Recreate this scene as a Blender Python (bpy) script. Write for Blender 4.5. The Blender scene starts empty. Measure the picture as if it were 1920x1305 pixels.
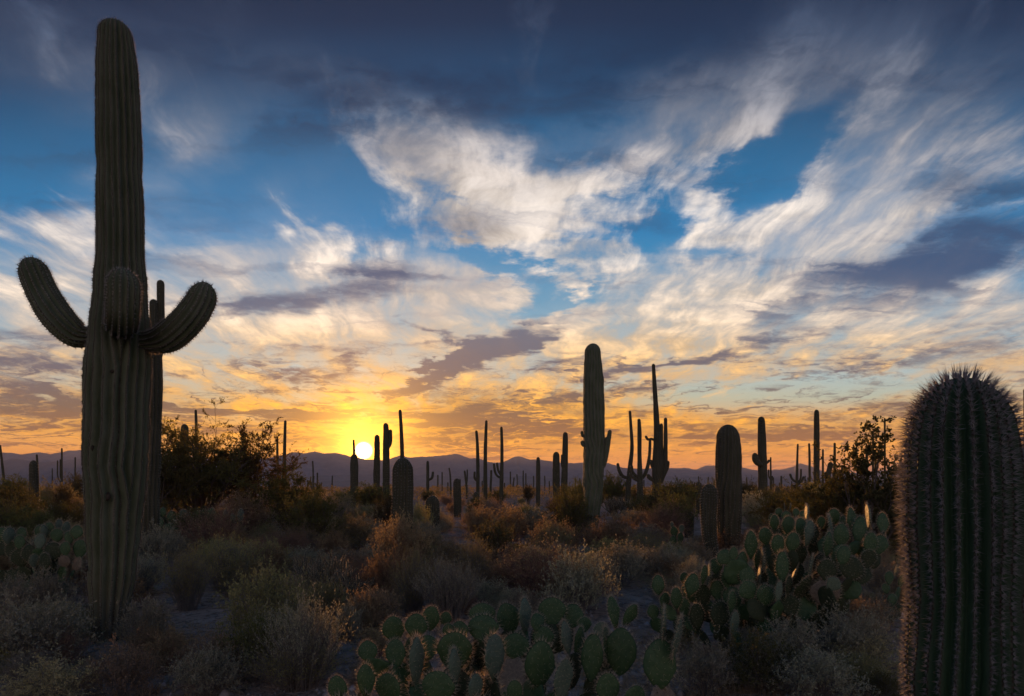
import bpy, math, random
import numpy as np
from mathutils import Vector, Matrix

# ------------------------------------------------------------------ camera, sky, sun, exposure
SC = bpy.context.scene
COL = SC.collection
R = math.radians
F = 1280.0            # focal length in pixels of the 1920 px wide photograph (24 mm on 36 mm)
HZ = 912.0            # row of the true horizon in the photograph
CAM_H = 1.65

cam = bpy.data.cameras.new('camera')
cam.sensor_width = 36.0
cam.lens = 24.0
cam.shift_y = (HZ - 652.5) / 1920.0
cam.clip_start = 0.05
cam.clip_end = 60000.0
cam_o = bpy.data.objects.new('camera', cam)
cam_o.location = (0, 0, CAM_H)
cam_o.rotation_euler = (R(90), 0, 0)
COL.objects.link(cam_o)
SC.camera = cam_o

SUN_PX, SUN_PY = 682.0, 845.0
sun_dir = Vector(((SUN_PX - 960) / F, 1.0, (HZ - SUN_PY) / F)).normalized()
sun_el = math.asin(sun_dir.z)
sun_az = math.atan2(sun_dir.x, sun_dir.y)

sl = bpy.data.lights.new('sun', 'SUN')
sl.energy = 4.0
sl.angle = R(0.53)
sl.color = (1.0, 0.44, 0.14)
so = bpy.data.objects.new('sun', sl)
so.rotation_euler = (-sun_dir).to_track_quat('-Z', 'Y').to_euler()
COL.objects.link(so)

SC.view_settings.view_transform = 'Standard'
SC.view_settings.look = 'None'
SC.view_settings.exposure = 0.57
SC.view_settings.gamma = 1.0
SC.view_settings.use_curve_mapping = False
SC.cycles.use_denoising = True
SC.cycles.max_bounces = 6
SC.cycles.diffuse_bounces = 3
SC.cycles.glossy_bounces = 2
SC.cycles.transmission_bounces = 3
SC.cycles.transparent_max_bounces = 6
SC.cycles.volume_bounces = 1
SC.cycles.sample_clamp_indirect = 4.0


def srgb(r, g, b):
    def f(c):
        c /= 255.0
        return c / 12.92 if c <= 0.04045 else ((c + 0.055) / 1.055) ** 2.4
    return (f(r), f(g), f(b), 1.0)


world = bpy.data.worlds.new('World')
SC.world = world
world.cycles.sampling_method = 'MANUAL'
world.cycles.sample_map_resolution = 512
world.use_nodes = True
WT = world.node_tree
WT.nodes.clear()


class NG:
    """small helper for writing node graphs"""
    def __init__(self, nt):
        self.nt = nt

    def new(self, t, **kw):
        n = self.nt.nodes.new(t)
        for k, v in kw.items():
            setattr(n, k, v)
        return n

    def put(self, sock, v):
        if hasattr(v, 'is_output'):
            self.nt.links.new(v, sock)
        else:
            sock.default_value = v

    def math(self, op, a, b=0.0, c=0.0, clamp=False):
        n = self.new('ShaderNodeMath', operation=op, use_clamp=clamp)
        self.put(n.inputs[0], a)
        self.put(n.inputs[1], b)
        self.put(n.inputs[2], c)
        return n.outputs[0]

    def vmath(self, op, a, b=(0, 0, 0), c=None, scale=None):
        n = self.new('ShaderNodeVectorMath', operation=op)
        self.put(n.inputs[0], a)
        self.put(n.inputs[1], b)
        if c is not None:
            self.put(n.inputs[2], c)
        if scale is not None:
            self.put(n.inputs[3], scale)
        return n.outputs['Value'] if op in ('DOT_PRODUCT', 'LENGTH', 'DISTANCE') else n.outputs[0]

    def maprange(self, v, a, b, c=0.0, d=1.0, smooth=True):
        n = self.new('ShaderNodeMapRange', interpolation_type='SMOOTHSTEP' if smooth else 'LINEAR')
        self.put(n.inputs[0], v)
        for i, x in enumerate((a, b, c, d)):
            self.put(n.inputs[1 + i], x)
        return n.outputs[0]

    def mix(self, f, a, b, blend='MIX'):
        n = self.new('ShaderNodeMix', data_type='RGBA', blend_type=blend)
        self.put(n.inputs[0], f)
        self.put(n.inputs[6], a)
        self.put(n.inputs[7], b)
        return n.outputs[2]

    def ramp(self, f, stops, interp='LINEAR'):
        n = self.new('ShaderNodeValToRGB')
        cr = n.color_ramp
        cr.interpolation = interp
        while len(cr.elements) < len(stops):
            cr.elements.new(0.5)
        for e, (p, c) in zip(cr.elements, stops):
            e.position = p
            e.color = c
        self.put(n.inputs[0], f)
        return n.outputs[0]

    def noise(self, vec, scale, detail=4, rough=0.55, dist=0.0, lac=2.0, dims='2D'):
        n = self.new('ShaderNodeTexNoise', noise_dimensions=dims)
        self.put(n.inputs['Vector'], vec)
        self.put(n.inputs['Scale'], scale)
        self.put(n.inputs['Detail'], detail)
        self.put(n.inputs['Roughness'], rough)
        self.put(n.inputs['Lacunarity'], lac)
        self.put(n.inputs['Distortion'], dist)
        return n

    def combine(self, x, y, z=0.0):
        n = self.new('ShaderNodeCombineXYZ')
        self.put(n.inputs[0], x)
        self.put(n.inputs[1], y)
        self.put(n.inputs[2], z)
        return n.outputs[0]


def build_world():
    g = NG(WT)
    tc = g.new('ShaderNodeTexCoord')
    sep = g.new('ShaderNodeSeparateXYZ')
    g.put(sep.inputs[0], tc.outputs['Generated'])
    dx, dy, dz = sep.outputs
    ady = g.math('MAXIMUM', g.math('ABSOLUTE', dy), 0.2)
    # directions as the slope of the line of sight: units of 100 photograph pixels
    a = g.math('MULTIPLY', g.math('DIVIDE', dx, ady), 12.8)
    b = g.math('MULTIPLY', g.math('DIVIDE', dz, ady), 12.8)
    zz = g.math('ADD', g.math('MAXIMUM', dz, 0.0), 0.13)
    p = g.combine(g.math('DIVIDE', dx, zz), g.math('DIVIDE', dy, zz))      # on the cloud sheet
    ab = g.combine(a, b)

    # two scales of curling warp
    n1 = g.noise(p, 1.1, 3, 0.55)
    n2 = g.noise(p, 4.5, 5, 0.62)
    w1 = g.vmath('SUBTRACT', n1.outputs['Color'], (0.5, 0.5, 0.5))
    w2 = g.vmath('SUBTRACT', n2.outputs['Color'], (0.5, 0.5, 0.5))
    amp = g.maprange(b, 0.3, 5.0, 0.35, 1.0)
    w = g.vmath('ADD', g.vmath('MULTIPLY', w1, (1.7, 1.1, 0)), g.vmath('MULTIPLY', w2, (1.9, 1.1, 0)))
    w = g.vmath('SCALE', w, scale=amp)
    ab = g.vmath('MULTIPLY', g.vmath('ADD', ab, w), (1, 1, 0))

    def blobs(lst):
        tot = None
        for (px, py, rx, ry, rot, s) in lst:
            m = g.new('ShaderNodeMapping', vector_type='TEXTURE')
            g.put(m.inputs['Vector'], ab)
            m.inputs['Location'].default_value = ((px - 960) / 100, (HZ - py) / 100, 0)
            m.inputs['Rotation'].default_value = (0, 0, R(rot))
            m.inputs['Scale'].default_value = (rx / 100 * 1.35, ry / 100 * 1.35, 1)
            gr = g.new('ShaderNodeTexGradient', gradient_type='SPHERICAL')
            g.put(gr.inputs[0], m.outputs[0])
            tot = g.math('MULTIPLY_ADD', gr.outputs['Fac'], s * 1.7, tot if tot is not None else 0.0)
        return tot

    BRIGHT = [
        (780, 265, 170, 75, -32, .8), (900, 350, 240, 80, -12, .95), (1000, 400, 200, 60, 8, .55),
        (1170, 300, 260, 62, 24, .95), (1390, 195, 190, 75, 42, .62), (1290, 360, 60, 90, 20, .5),
        (1060, 500, 140, 55, 5, .85), (960, 430, 180, 35, -10, .5), (1340, 430, 200, 62, 12, .8),
        (1240, 590, 260, 70, 18, .85), (1480, 560, 260, 55, 18, .6), (1600, 640, 320, 50, 8, .55),
        (1690, 110, 330, 62, 36, .55), (1600, 270, 190, 110, 50, .42), (1730, 400, 260, 40, 24, .62),
        (1800, 300, 240, 90, 40, .32), (1850, 180, 200, 160, 40, .28),
        (75, 425, 160, 48, 0, .75), (80, 510, 180, 60, 5, .6), (555, 425, 90, 45, -12, .75), (640, 480, 180, 34, 14, .6),
        (790, 530, 200, 50, -6, .7), (60, 110, 260, 60, -25, .36), (330, 270, 200, 40, 35, .16),
        (600, 610, 420, 40, -3, .75), (1000, 600, 180, 30, 0, .4), (430, 640, 200, 40, 0, .4),
        (700, 755, 330, 40, 4, .7), (1000, 760, 300, 60, 10, .6), (1200, 770, 250, 40, 8, .55), (1640, 720, 150, 12, 5, .5),
        (1410, 752, 70, 9, 7, .9), (1330, 800, 260, 14, 4, .7), (1500, 850, 400, 20, 0, .4), (200, 800, 330, 16, -3, .6),
        (700, 830, 500, 40, 0, .6), (430, 700, 250, 25, 0, .4),
    ]
    DARK = [
        (800, 165, 280, 55, -4, .55), (610, 210, 130, 75, 10, .4), (1130, 130, 330, 75, 12, .5), (1430, 90, 160, 40, 5, .2),
        (800, 702, 100, 17, 28, 1.1), (900, 660, 120, 24, 24, 1.25), (835, 620, 50, 14, -25, .7), (985, 632, 50, 12, 15, .7), (1040, 676, 70, 18, 0, .7), (1310, 668, 190, 17, 10, .85), (1150, 690, 90, 16, 8, .6),
        (1740, 500, 360, 75, 8, .75), (1880, 420, 180, 60, 30, .4), (1850, 620, 200, 40, 8, .5), (640, 545, 200, 42, 8, .6), (720, 480, 70, 40, 30, .4),
        (430, 580, 160, 16, 0, .5), (40, 700, 220, 70, 0, .6), (90, 765, 260, 34, -3, .65), (560, 700, 110, 13, -5, .6), (670, 682, 50, 14, 5, .75),
        (600, 772, 130, 18, -3, .7), (880, 790, 150, 24, -6, .75), (910, 765, 90, 13, 16, .8), (1090, 745, 150, 12, 10, .6),
        (1050, 805, 120, 14, -14, .6), (400, 768, 220, 13, -4, .7), (470, 815, 230, 11, -5, .6), (800, 828, 220, 9, -4, .55),
        (1380, 820, 230, 16, 3, .65), (1560, 815, 180, 14, 4, .6), (1700, 770, 200, 16, 8, .5), (1840, 745, 90, 12, 8, .6),
        (1600, 690, 260, 12, 8, .4), (1800, 330, 90, 120, -30, .25), (350, 90, 300, 80, -10, .3), (1850, 60, 160, 160, 30, .3),
    ]
    HOLES = [
        (1440, 285, 150, 52, 42, 1.1), (1195, 435, 70, 38, 15, .8), (955, 490, 140, 26, -32, .9), (1040, 565, 130, 20, 12, .7), (1500, 735, 330, 34, 3, .9),
        (1120, 375, 70, 16, 20, .5), (880, 365, 60, 10, -5, .5), (1060, 460, 60, 12, 8, .4), (480, 330, 160, 70, 40, .3), (640, 350, 80, 60, 40, .4),
        (1300, 480, 100, 18, 15, .4), (560, 690, 90, 12, 0, .4), (450, 785, 80, 10, 0, .5), (90, 830, 130, 20, 0, .5), (1130, 720, 120, 10, 0, .4), (1900, 640, 60, 20, 0, .4),
    ]
    VEIL = [
        (60, 90, 380, 110, -22, .42), (380, 60, 360, 90, -15, .22), (330, 300, 260, 80, 38, .28), (480, 420, 260, 100, 30, .22), (90, 490, 260, 110, 0, .5),
        (1480, 90, 330, 120, 25, .6), (1700, 250, 420, 200, 38, .55), (1250, 190, 260, 70, 25, .5), (820, 230, 220, 60, -25, .5), (1500, 480, 330, 120, 12, .7), (1800, 560, 360, 100, 8, .5),
        (500, 560, 420, 90, 0, .7), (760, 520, 300, 90, 0, .6), (960, 640, 900, 110, 2, .8), (200, 640, 420, 140, 0, .8), (1650, 650, 420, 70, 6, .7), (700, 760, 900, 90, 0, .8), (1200, 760, 260, 70, 5, .6), (1150, 590, 330, 70, 10, .5), (1850, 720, 260, 90, 5, .6),
    ]
    vsum = blobs(VEIL)
    bsum = blobs(BRIGHT)
    dsum = blobs(DARK)
    hsum = blobs(HOLES)

    # wisps: noise drawn out along the streak direction of the sheet
    mp = g.new('ShaderNodeMapping')
    g.put(mp.inputs['Vector'], g.vmath('ADD', p, g.vmath('SCALE', w1, scale=0.34)))
    mp.inputs['Rotation'].default_value = (0, 0, R(8))
    mp.inputs['Scale'].default_value = (2.3, 0.85, 1)
    f1 = g.noise(mp.outputs[0], 2.7, 9, 0.61, 0.15).outputs['Fac']
    mp2 = g.new('ShaderNodeMapping')
    g.put(mp2.inputs['Vector'], g.vmath('ADD', p, g.vmath('SCALE', w2, scale=0.25)))
    mp2.inputs['Rotation'].default_value = (0, 0, R(12))
    mp2.inputs['Scale'].default_value = (0.55, 2.2, 1)
    mp2.inputs['Location'].default_value = (3.1, 7.7, 0)
    f2 = g.noise(mp2.outputs[0], 2.6, 7, 0.58, 0.3).outputs['Fac']

    base = g.math('ADD', g.maprange(b, 0.2, 4.6, 0.42, 0.0), g.maprange(b, 4.6, 7.5, 0.0, -0.28))                      # thin cloud is commoner low down
    dens = g.math('ADD', bsum, base)
    dens = g.math('SUBTRACT', dens, hsum)
    tex = g.maprange(f1, 0.25, 0.75, -1.0, 0.85, smooth=False)
    D = g.maprange(g.math('ADD', dens, tex), 0.0, 1.9, 0.0, 0.97)
    st3 = g.noise(g.vmath('ADD', g.vmath('MULTIPLY', g.vmath('ADD', ab, g.vmath('SCALE', w1, scale=2.2)), (0.20, 1.9, 0)), g.vmath('SCALE', w2, scale=0.45)), 2.4, 6, 0.6, 0.8).outputs['Fac']
    low = g.maprange(b, 0.6, 3.6, 1.0, 0.0)
    streak = g.math('MULTIPLY', g.maprange(st3, 0.36, 0.66, -0.65, 1.05, smooth=False), low)
    dsum = g.math('ADD', dsum, streak)
    dk = g.math('ADD', dsum, g.maprange(f2, 0.30, 0.75, -0.55, 0.50, smooth=False))
    DK = g.maprange(dk, -0.10, 1.15, 0.0, 0.92)
    # brightness relief inside the cloud
    rel = g.maprange(g.math('ADD', g.math('MULTIPLY', f1, 0.6), g.math('MULTIPLY', f2, 0.4)), 0.36, 0.62, 0.58, 1.18)

    V = g.math('MULTIPLY', g.maprange(vsum, 0.0, 1.2), g.maprange(f1, 0.3, 0.7, 0.30, 0.95, smooth=False))
    V = g.math('MULTIPLY', V, g.maprange(hsum, 0.1, 0.9, 1.0, 0.15))
    shade = g.maprange(g.math('ADD', g.math('MULTIPLY', n1.outputs['Fac'], 0.6), g.math('MULTIPLY', f2, 0.5)), 0.46, 0.74, 0.0, 0.62)
    t = g.math('DIVIDE', b, 10.0, clamp=True)                                  # 0 horizon .. 1 well above the frame
    Y = lambda py: max(0.0, min(1.0, (HZ - py) / 1000.0))
    def st(rows):
        return sorted([(Y(py), srgb(*c)) for py, c in rows], key=lambda s: s[0])
    sky_w = g.ramp(t, st([(-80, (0, 22, 44)), (40, (0, 34, 62)), (160, (0, 56, 90)), (300, (0, 86, 128)), (430, (0, 106, 154)), (560, (60, 128, 162)), (690, (136, 168, 178)),
                          (745, (160, 168, 150)), (800, (214, 152, 66)), (860, (230, 138, 18)), (912, (216, 112, 24))]))
    sky_c = g.ramp(t, st([(-80, (20, 66, 110)), (160, (70, 112, 152)), (430, (150, 164, 184)), (690, (208, 192, 184)), (800, (226, 190, 172)), (912, (190, 158, 158))]))  # unseen sky behind the camera, brightened to light the fronts of things
    cl_w = g.ramp(t, st([(-80, (44, 66, 96)), (60, (78, 92, 114)), (190, (128, 130, 138)), (310, (190, 181, 175)), (390, (212, 201, 190)), (480, (214, 201, 188)), (600, (222, 200, 174)), (680, (230, 184, 118)),
                         (760, (242, 170, 58)), (850, (244, 156, 22)), (912, (230, 126, 20))]))
    cl_c = g.ramp(t, st([(-80, (120, 118, 138)), (190, (214, 194, 184)), (480, (242, 214, 196)), (690, (244, 202, 178)), (912, (196, 160, 154))]))  # clouds of that unseen sky, raised for the same fill
    dk_w = g.ramp(t, st([(-80, (0, 28, 54)), (150, (6, 40, 68)), (330, (36, 64, 92)), (500, (34, 64, 98)), (600, (76, 88, 108)), (690, (78, 76, 88)), (760, (92, 74, 64)), (830, (126, 78, 34)), (912, (170, 90, 20))]))
    dk_c = g.ramp(t, st([(-80, (30, 48, 80)), (330, (84, 90, 115)), (690, (120, 112, 126)), (912, (124, 110, 124))]))
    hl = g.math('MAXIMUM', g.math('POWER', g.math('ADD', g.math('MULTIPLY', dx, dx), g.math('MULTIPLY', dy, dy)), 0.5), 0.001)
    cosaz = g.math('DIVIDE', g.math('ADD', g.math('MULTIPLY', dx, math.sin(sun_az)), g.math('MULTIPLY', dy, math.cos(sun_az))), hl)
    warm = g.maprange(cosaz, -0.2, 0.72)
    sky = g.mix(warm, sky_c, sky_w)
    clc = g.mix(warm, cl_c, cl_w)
    dkc = g.mix(warm, dk_c, dk_w)

    # the clear air is the physical sky, graded to the colours of the evening
    nish = g.new('ShaderNodeTexSky', sky_type='NISHITA')
    nish.sun_disc = False
    nish.sun_elevation = sun_el
    nish.sun_rotation = sun_az
    nish.air_density = 1.0
    nish.dust_density = 1.5
    nish.ozone_density = 3.0
    nsc = g.vmath('SCALE', nish.outputs[0], scale=0.1)
    sky = g.mix(0.06, sky, nsc)

    ang = g.vmath('DOT_PRODUCT', g.vmath('NORMALIZE', tc.outputs['Generated']), tuple(sun_dir))
    ang = g.math('ARCCOSINE', g.math('MINIMUM', ang, 1.0))         # radians from the sun
    wide = g.math('EXPONENT', g.math('MULTIPLY', ang, -1 / 0.13))
    near = g.math('EXPONENT', g.math('MULTIPLY', ang, -1 / 0.032))
    core = g.maprange(ang, 0.0045, 0.0140, 1.0, 0.0)

    def scaled(c, f):
        return g.vmath('SCALE', c, scale=f)
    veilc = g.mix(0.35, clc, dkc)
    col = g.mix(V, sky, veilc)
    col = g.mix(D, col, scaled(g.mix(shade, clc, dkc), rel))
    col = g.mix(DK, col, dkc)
    add = g.vmath('ADD', g.vmath('SCALE', (1.0, 0.40, 0.02), scale=g.math('MULTIPLY', wide, 0.24)), g.vmath('SCALE', (1.5, 0.66, 0.06), scale=g.math('MULTIPLY', near, 3.0)))
    col = g.vmath('ADD', col, g.vmath('MULTIPLY', add, (1, 1, 1)))
    col = g.vmath('ADD', col, g.vmath('SCALE', (14.0, 10.0, 5.0), scale=core))
    col = g.vmath('SCALE', col, scale=10.0)
    bg = g.new('ShaderNodeBackground')
    g.put(bg.inputs['Color'], col)
    bg.inputs['Strength'].default_value = 0.1
    out = g.new('ShaderNodeOutputWorld')
    g.put(out.inputs['Surface'], bg.outputs[0])


build_world()


# ------------------------------------------------------------------ helpers
rng = np.random.default_rng(20240611)


def W(px, py, Y):
    """the point seen at photograph pixel (px, py) that stands Y metres in front of the camera"""
    return np.array([(px - 960) / F * Y, Y, CAM_H + (HZ - py) / F * Y])


def unit(v):
    return v / np.maximum(np.linalg.norm(v, axis=-1, keepdims=True), 1e-9)


def mesh(name, V, T=None, Q=None, smooth=True, col=None):
    V = np.ascontiguousarray(V, dtype=np.float32).reshape(-1, 3)
    loops, starts, n = [], [], 0
    if T is not None and len(T):
        T = np.asarray(T, dtype=np.int32).reshape(-1, 3)
        loops.append(T.ravel())
        starts.append(np.arange(len(T), dtype=np.int32) * 3)
        n = T.size
    if Q is not None and len(Q):
        Q = np.asarray(Q, dtype=np.int32).reshape(-1, 4)
        loops.append(Q.ravel())
        starts.append(n + np.arange(len(Q), dtype=np.int32) * 4)
    loops = np.concatenate(loops)
    starts = np.concatenate(starts)
    me = bpy.data.meshes.new(name)
    me.vertices.add(len(V))
    me.vertices.foreach_set('co', V.ravel())
    me.loops.add(len(loops))
    me.loops.foreach_set('vertex_index', loops)
    me.polygons.add(len(starts))
    me.polygons.foreach_set('loop_start', starts)
    me.update(calc_edges=True)
    me.validate()
    if smooth:
        me.polygons.foreach_set('use_smooth', np.ones(len(me.polygons), dtype=bool))
    if col is not None and len(col) == len(me.vertices):
        at = me.attributes.new('tone', 'FLOAT', 'POINT')
        at.data.foreach_set('value', np.asarray(col, dtype=np.float32))
    return me


def obj(name, me, mat=None, parent=None, loc=None, kind=None):
    o = bpy.data.objects.new(name, me)
    COL.objects.link(o)
    if mat is not None and me is not None and not me.materials:
        me.materials.append(mat)
    if parent is not None:
        o.parent = parent
    if loc is not None:
        o.location = loc
    if kind:
        o['kind'] = kind
    return o


def tag(o, label, cat, group=None):
    o['label'] = label
    o['category'] = cat
    if group:
        o['group'] = group
    return o


def empty(name, loc=(0, 0, 0), rz=0.0):
    o = bpy.data.objects.new(name, None)
    o.empty_display_size = 0.2
    COL.objects.link(o)
    o.location = loc
    o.rotation_euler = (0, 0, rz)
    return o


_lat = np.random.default_rng(5).random((256, 256))


def vnoise(x, y):
    x = np.asarray(x, dtype=float)
    y = np.asarray(y, dtype=float)
    xi, yi = np.floor(x).astype(int), np.floor(y).astype(int)
    fx, fy = x - xi, y - yi
    fx = fx * fx * (3 - 2 * fx)
    fy = fy * fy * (3 - 2 * fy)
    g = lambda i, j: _lat[i & 255, j & 255]
    return (g(xi, yi) * (1 - fx) + g(xi + 1, yi) * fx) * (1 - fy) + (g(xi, yi + 1) * (1 - fx) + g(xi + 1, yi + 1) * fx) * fy


def fbm(x, y, o=4):
    s, a, t = 0.0, 0.5, 0.0
    for k in range(o):
        s = s + a * vnoise(x * 2 ** k + 17.3 * k, y * 2 ** k + 9.1 * k)
        t += a
        a *= 0.5
    return s / t - 0.5


def gz(x, y):
    """height of the ground"""
    x = np.asarray(x, dtype=float)
    y = np.asarray(y, dtype=float)
    far = np.clip(1 - (np.hypot(x, y) - 60) / 200, 0, 1)
    return (0.30 * fbm(x * 0.11, y * 0.11) + 0.09 * fbm(x * 0.9 + 4, y * 0.9, 3)) * far


def tubes(P, Rr, k=3, seed=0):
    """P (N,S,3) centre lines, Rr (N,S) radii -> verts, quads"""
    N, S, _ = P.shape
    r2 = np.random.default_rng(seed)
    t = np.gradient(P, axis=1)
    t = unit(t)
    ref = unit(r2.normal(size=(N, 1, 3)))
    n1 = unit(np.cross(t, ref))
    n2 = np.cross(t, n1)
    an = np.arange(k) * 2 * np.pi / k
    V = P[:, :, None, :] + Rr[:, :, None, None] * (np.cos(an)[None, None, :, None] * n1[:, :, None, :] + np.sin(an)[None, None, :, None] * n2[:, :, None, :])
    idx = np.arange(N * S * k).reshape(N, S, k)
    a = idx[:, :-1, :]
    b = idx[:, 1:, :]
    Q = np.stack([a, np.roll(a, -1, 2), np.roll(b, -1, 2), b], -1).reshape(-1, 4)
    return V.reshape(-1, 3), Q


def leaves(C, D, L, wid, seed=0):
    """rhombic leaf faces"""
    r2 = np.random.default_rng(seed)
    D = unit(D)
    s = unit(np.cross(D, r2.normal(size=D.shape)))
    L = np.asarray(L)[:, None]
    w = L * wid
    V = np.stack([C, C + D * L * 0.5 + s * w, C + D * L, C + D * L * 0.5 - s * w], 1)
    Q = np.arange(len(C) * 4).reshape(-1, 4)
    return V.reshape(-1, 3), Q


def spikes(B, D, L, w, seed=0, sides=3):
    """thin three-sided spines"""
    r2 = np.random.default_rng(seed)
    D = unit(D)
    n1 = unit(np.cross(D, r2.normal(size=D.shape)))
    n2 = np.cross(D, n1)
    L = np.asarray(L)[:, None]
    w = np.asarray(w)
    w = w[:, None] if w.ndim else w
    if sides == 3:
        V = np.stack([B + n1 * w, B + (-0.5 * n1 + 0.866 * n2) * w, B + (-0.5 * n1 - 0.866 * n2) * w, B + D * L], 1)
        i = np.arange(len(B))[:, None] * 4
        T = np.concatenate([i + np.array([[0, 1, 3]]), i + np.array([[1, 2, 3]]), i + np.array([[2, 0, 3]])], 0)
    else:
        V = np.stack([B + n1 * w, B - n1 * w, B + D * L], 1)
        T = np.arange(len(B) * 3).reshape(-1, 3)
    return V.reshape(-1, 3), T


def join(parts):
    Vs, Qs, Ts, n = [], [], [], 0
    for p in parts:
        Vs.append(p[0])
        if p[1] is not None:
            Qs.append(p[1] + n)
        if len(p) > 2 and p[2] is not None:
            Ts.append(p[2] + n)
        n += len(p[0])
    return np.concatenate(Vs), (np.concatenate(Qs) if Qs else None), (np.concatenate(Ts) if Ts else None)


# ------------------------------------------------------------------ materials
def lin(c):
    return (c[0], c[1], c[2], 1.0)


def leaf_mat(name, c1, c2, trans=0.35, scale=9.0, hue=0.03, tint=(1.0, 0.9, 0.5)):
    m = bpy.data.materials.new(name)
    m.use_nodes = True
    nt = m.node_tree
    nt.nodes.clear()
    g = NG(nt)
    tc = g.new('ShaderNodeTexCoord')
    oi = g.new('ShaderNodeObjectInfo')
    n = g.noise(tc.outputs['Object'], scale, 2, 0.6, dims='3D')
    f = g.maprange(n.outputs['Fac'], 0.3, 0.7)
    c = g.mix(f, lin(c1), lin(c2))
    hs = g.new('ShaderNodeHueSaturation')
    g.put(hs.inputs['Color'], c)
    g.put(hs.inputs['Hue'], g.math('MULTIPLY_ADD', oi.outputs['Random'], 2 * hue, 0.5 - hue))
    g.put(hs.inputs['Value'], g.math('MULTIPLY_ADD', oi.outputs['Random'], 0.5, 0.75))
    c = hs.outputs[0]
    d = g.new('ShaderNodeBsdfDiffuse')
    g.put(d.inputs[0], c)
    t = g.new('ShaderNodeBsdfTranslucent')
    g.put(t.inputs[0], g.mix(1.0, c, lin(tint), 'MULTIPLY'))
    mx = g.new('ShaderNodeMixShader')
    mx.inputs[0].default_value = trans
    g.put(mx.inputs[1], d.outputs[0])
    g.put(mx.inputs[2], t.outputs[0])
    o = g.new('ShaderNodeOutputMaterial')
    g.put(o.inputs[0], mx.outputs[0])
    return m


def solid_mat(name, c1, c2, scale=6.0, rough=0.85, bump=0.0, bscale=40.0, attr=None, spec=0.2, stretch=(1, 1, 1), trans=0.0):
    """noise-mottled surface; attr mixes towards a third colour by the mesh attribute 'tone'"""
    m = bpy.data.materials.new(name)
    m.use_nodes = True
    nt = m.node_tree
    g = NG(nt)
    p = nt.nodes['Principled BSDF']
    tc = g.new('ShaderNodeTexCoord')
    v = g.vmath('MULTIPLY', tc.outputs['Object'], stretch)
    n = g.noise(v, scale, 5, 0.65, dims='3D')
    f = g.maprange(n.outputs['Fac'], 0.32, 0.70)
    c = g.mix(f, lin(c1), lin(c2))
    if attr is not None:
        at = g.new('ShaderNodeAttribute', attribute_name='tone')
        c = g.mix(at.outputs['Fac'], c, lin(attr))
    g.put(p.inputs['Base Color'], c)
    p.inputs['Roughness'].default_value = rough
    p.inputs['Specular IOR Level'].default_value = spec
    if bump:
        nb = g.noise(v, bscale, 3, 0.6, dims='3D')
        b = g.new('ShaderNodeBump')
        b.inputs['Strength'].default_value = bump
        b.inputs['Distance'].default_value = 0.02
        g.put(b.inputs['Height'], nb.outputs['Fac'])
        g.put(p.inputs['Normal'], b.outputs[0])
    if trans:
        out = nt.nodes['Material Output']
        t = g.new('ShaderNodeBsdfTranslucent')
        g.put(t.inputs[0], c)
        mx = g.new('ShaderNodeMixShader')
        mx.inputs[0].default_value = trans
        g.put(mx.inputs[1], p.outputs[0])
        g.put(mx.inputs[2], t.outputs[0])
        g.put(out.inputs['Surface'], mx.outputs[0])
    return m


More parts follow.
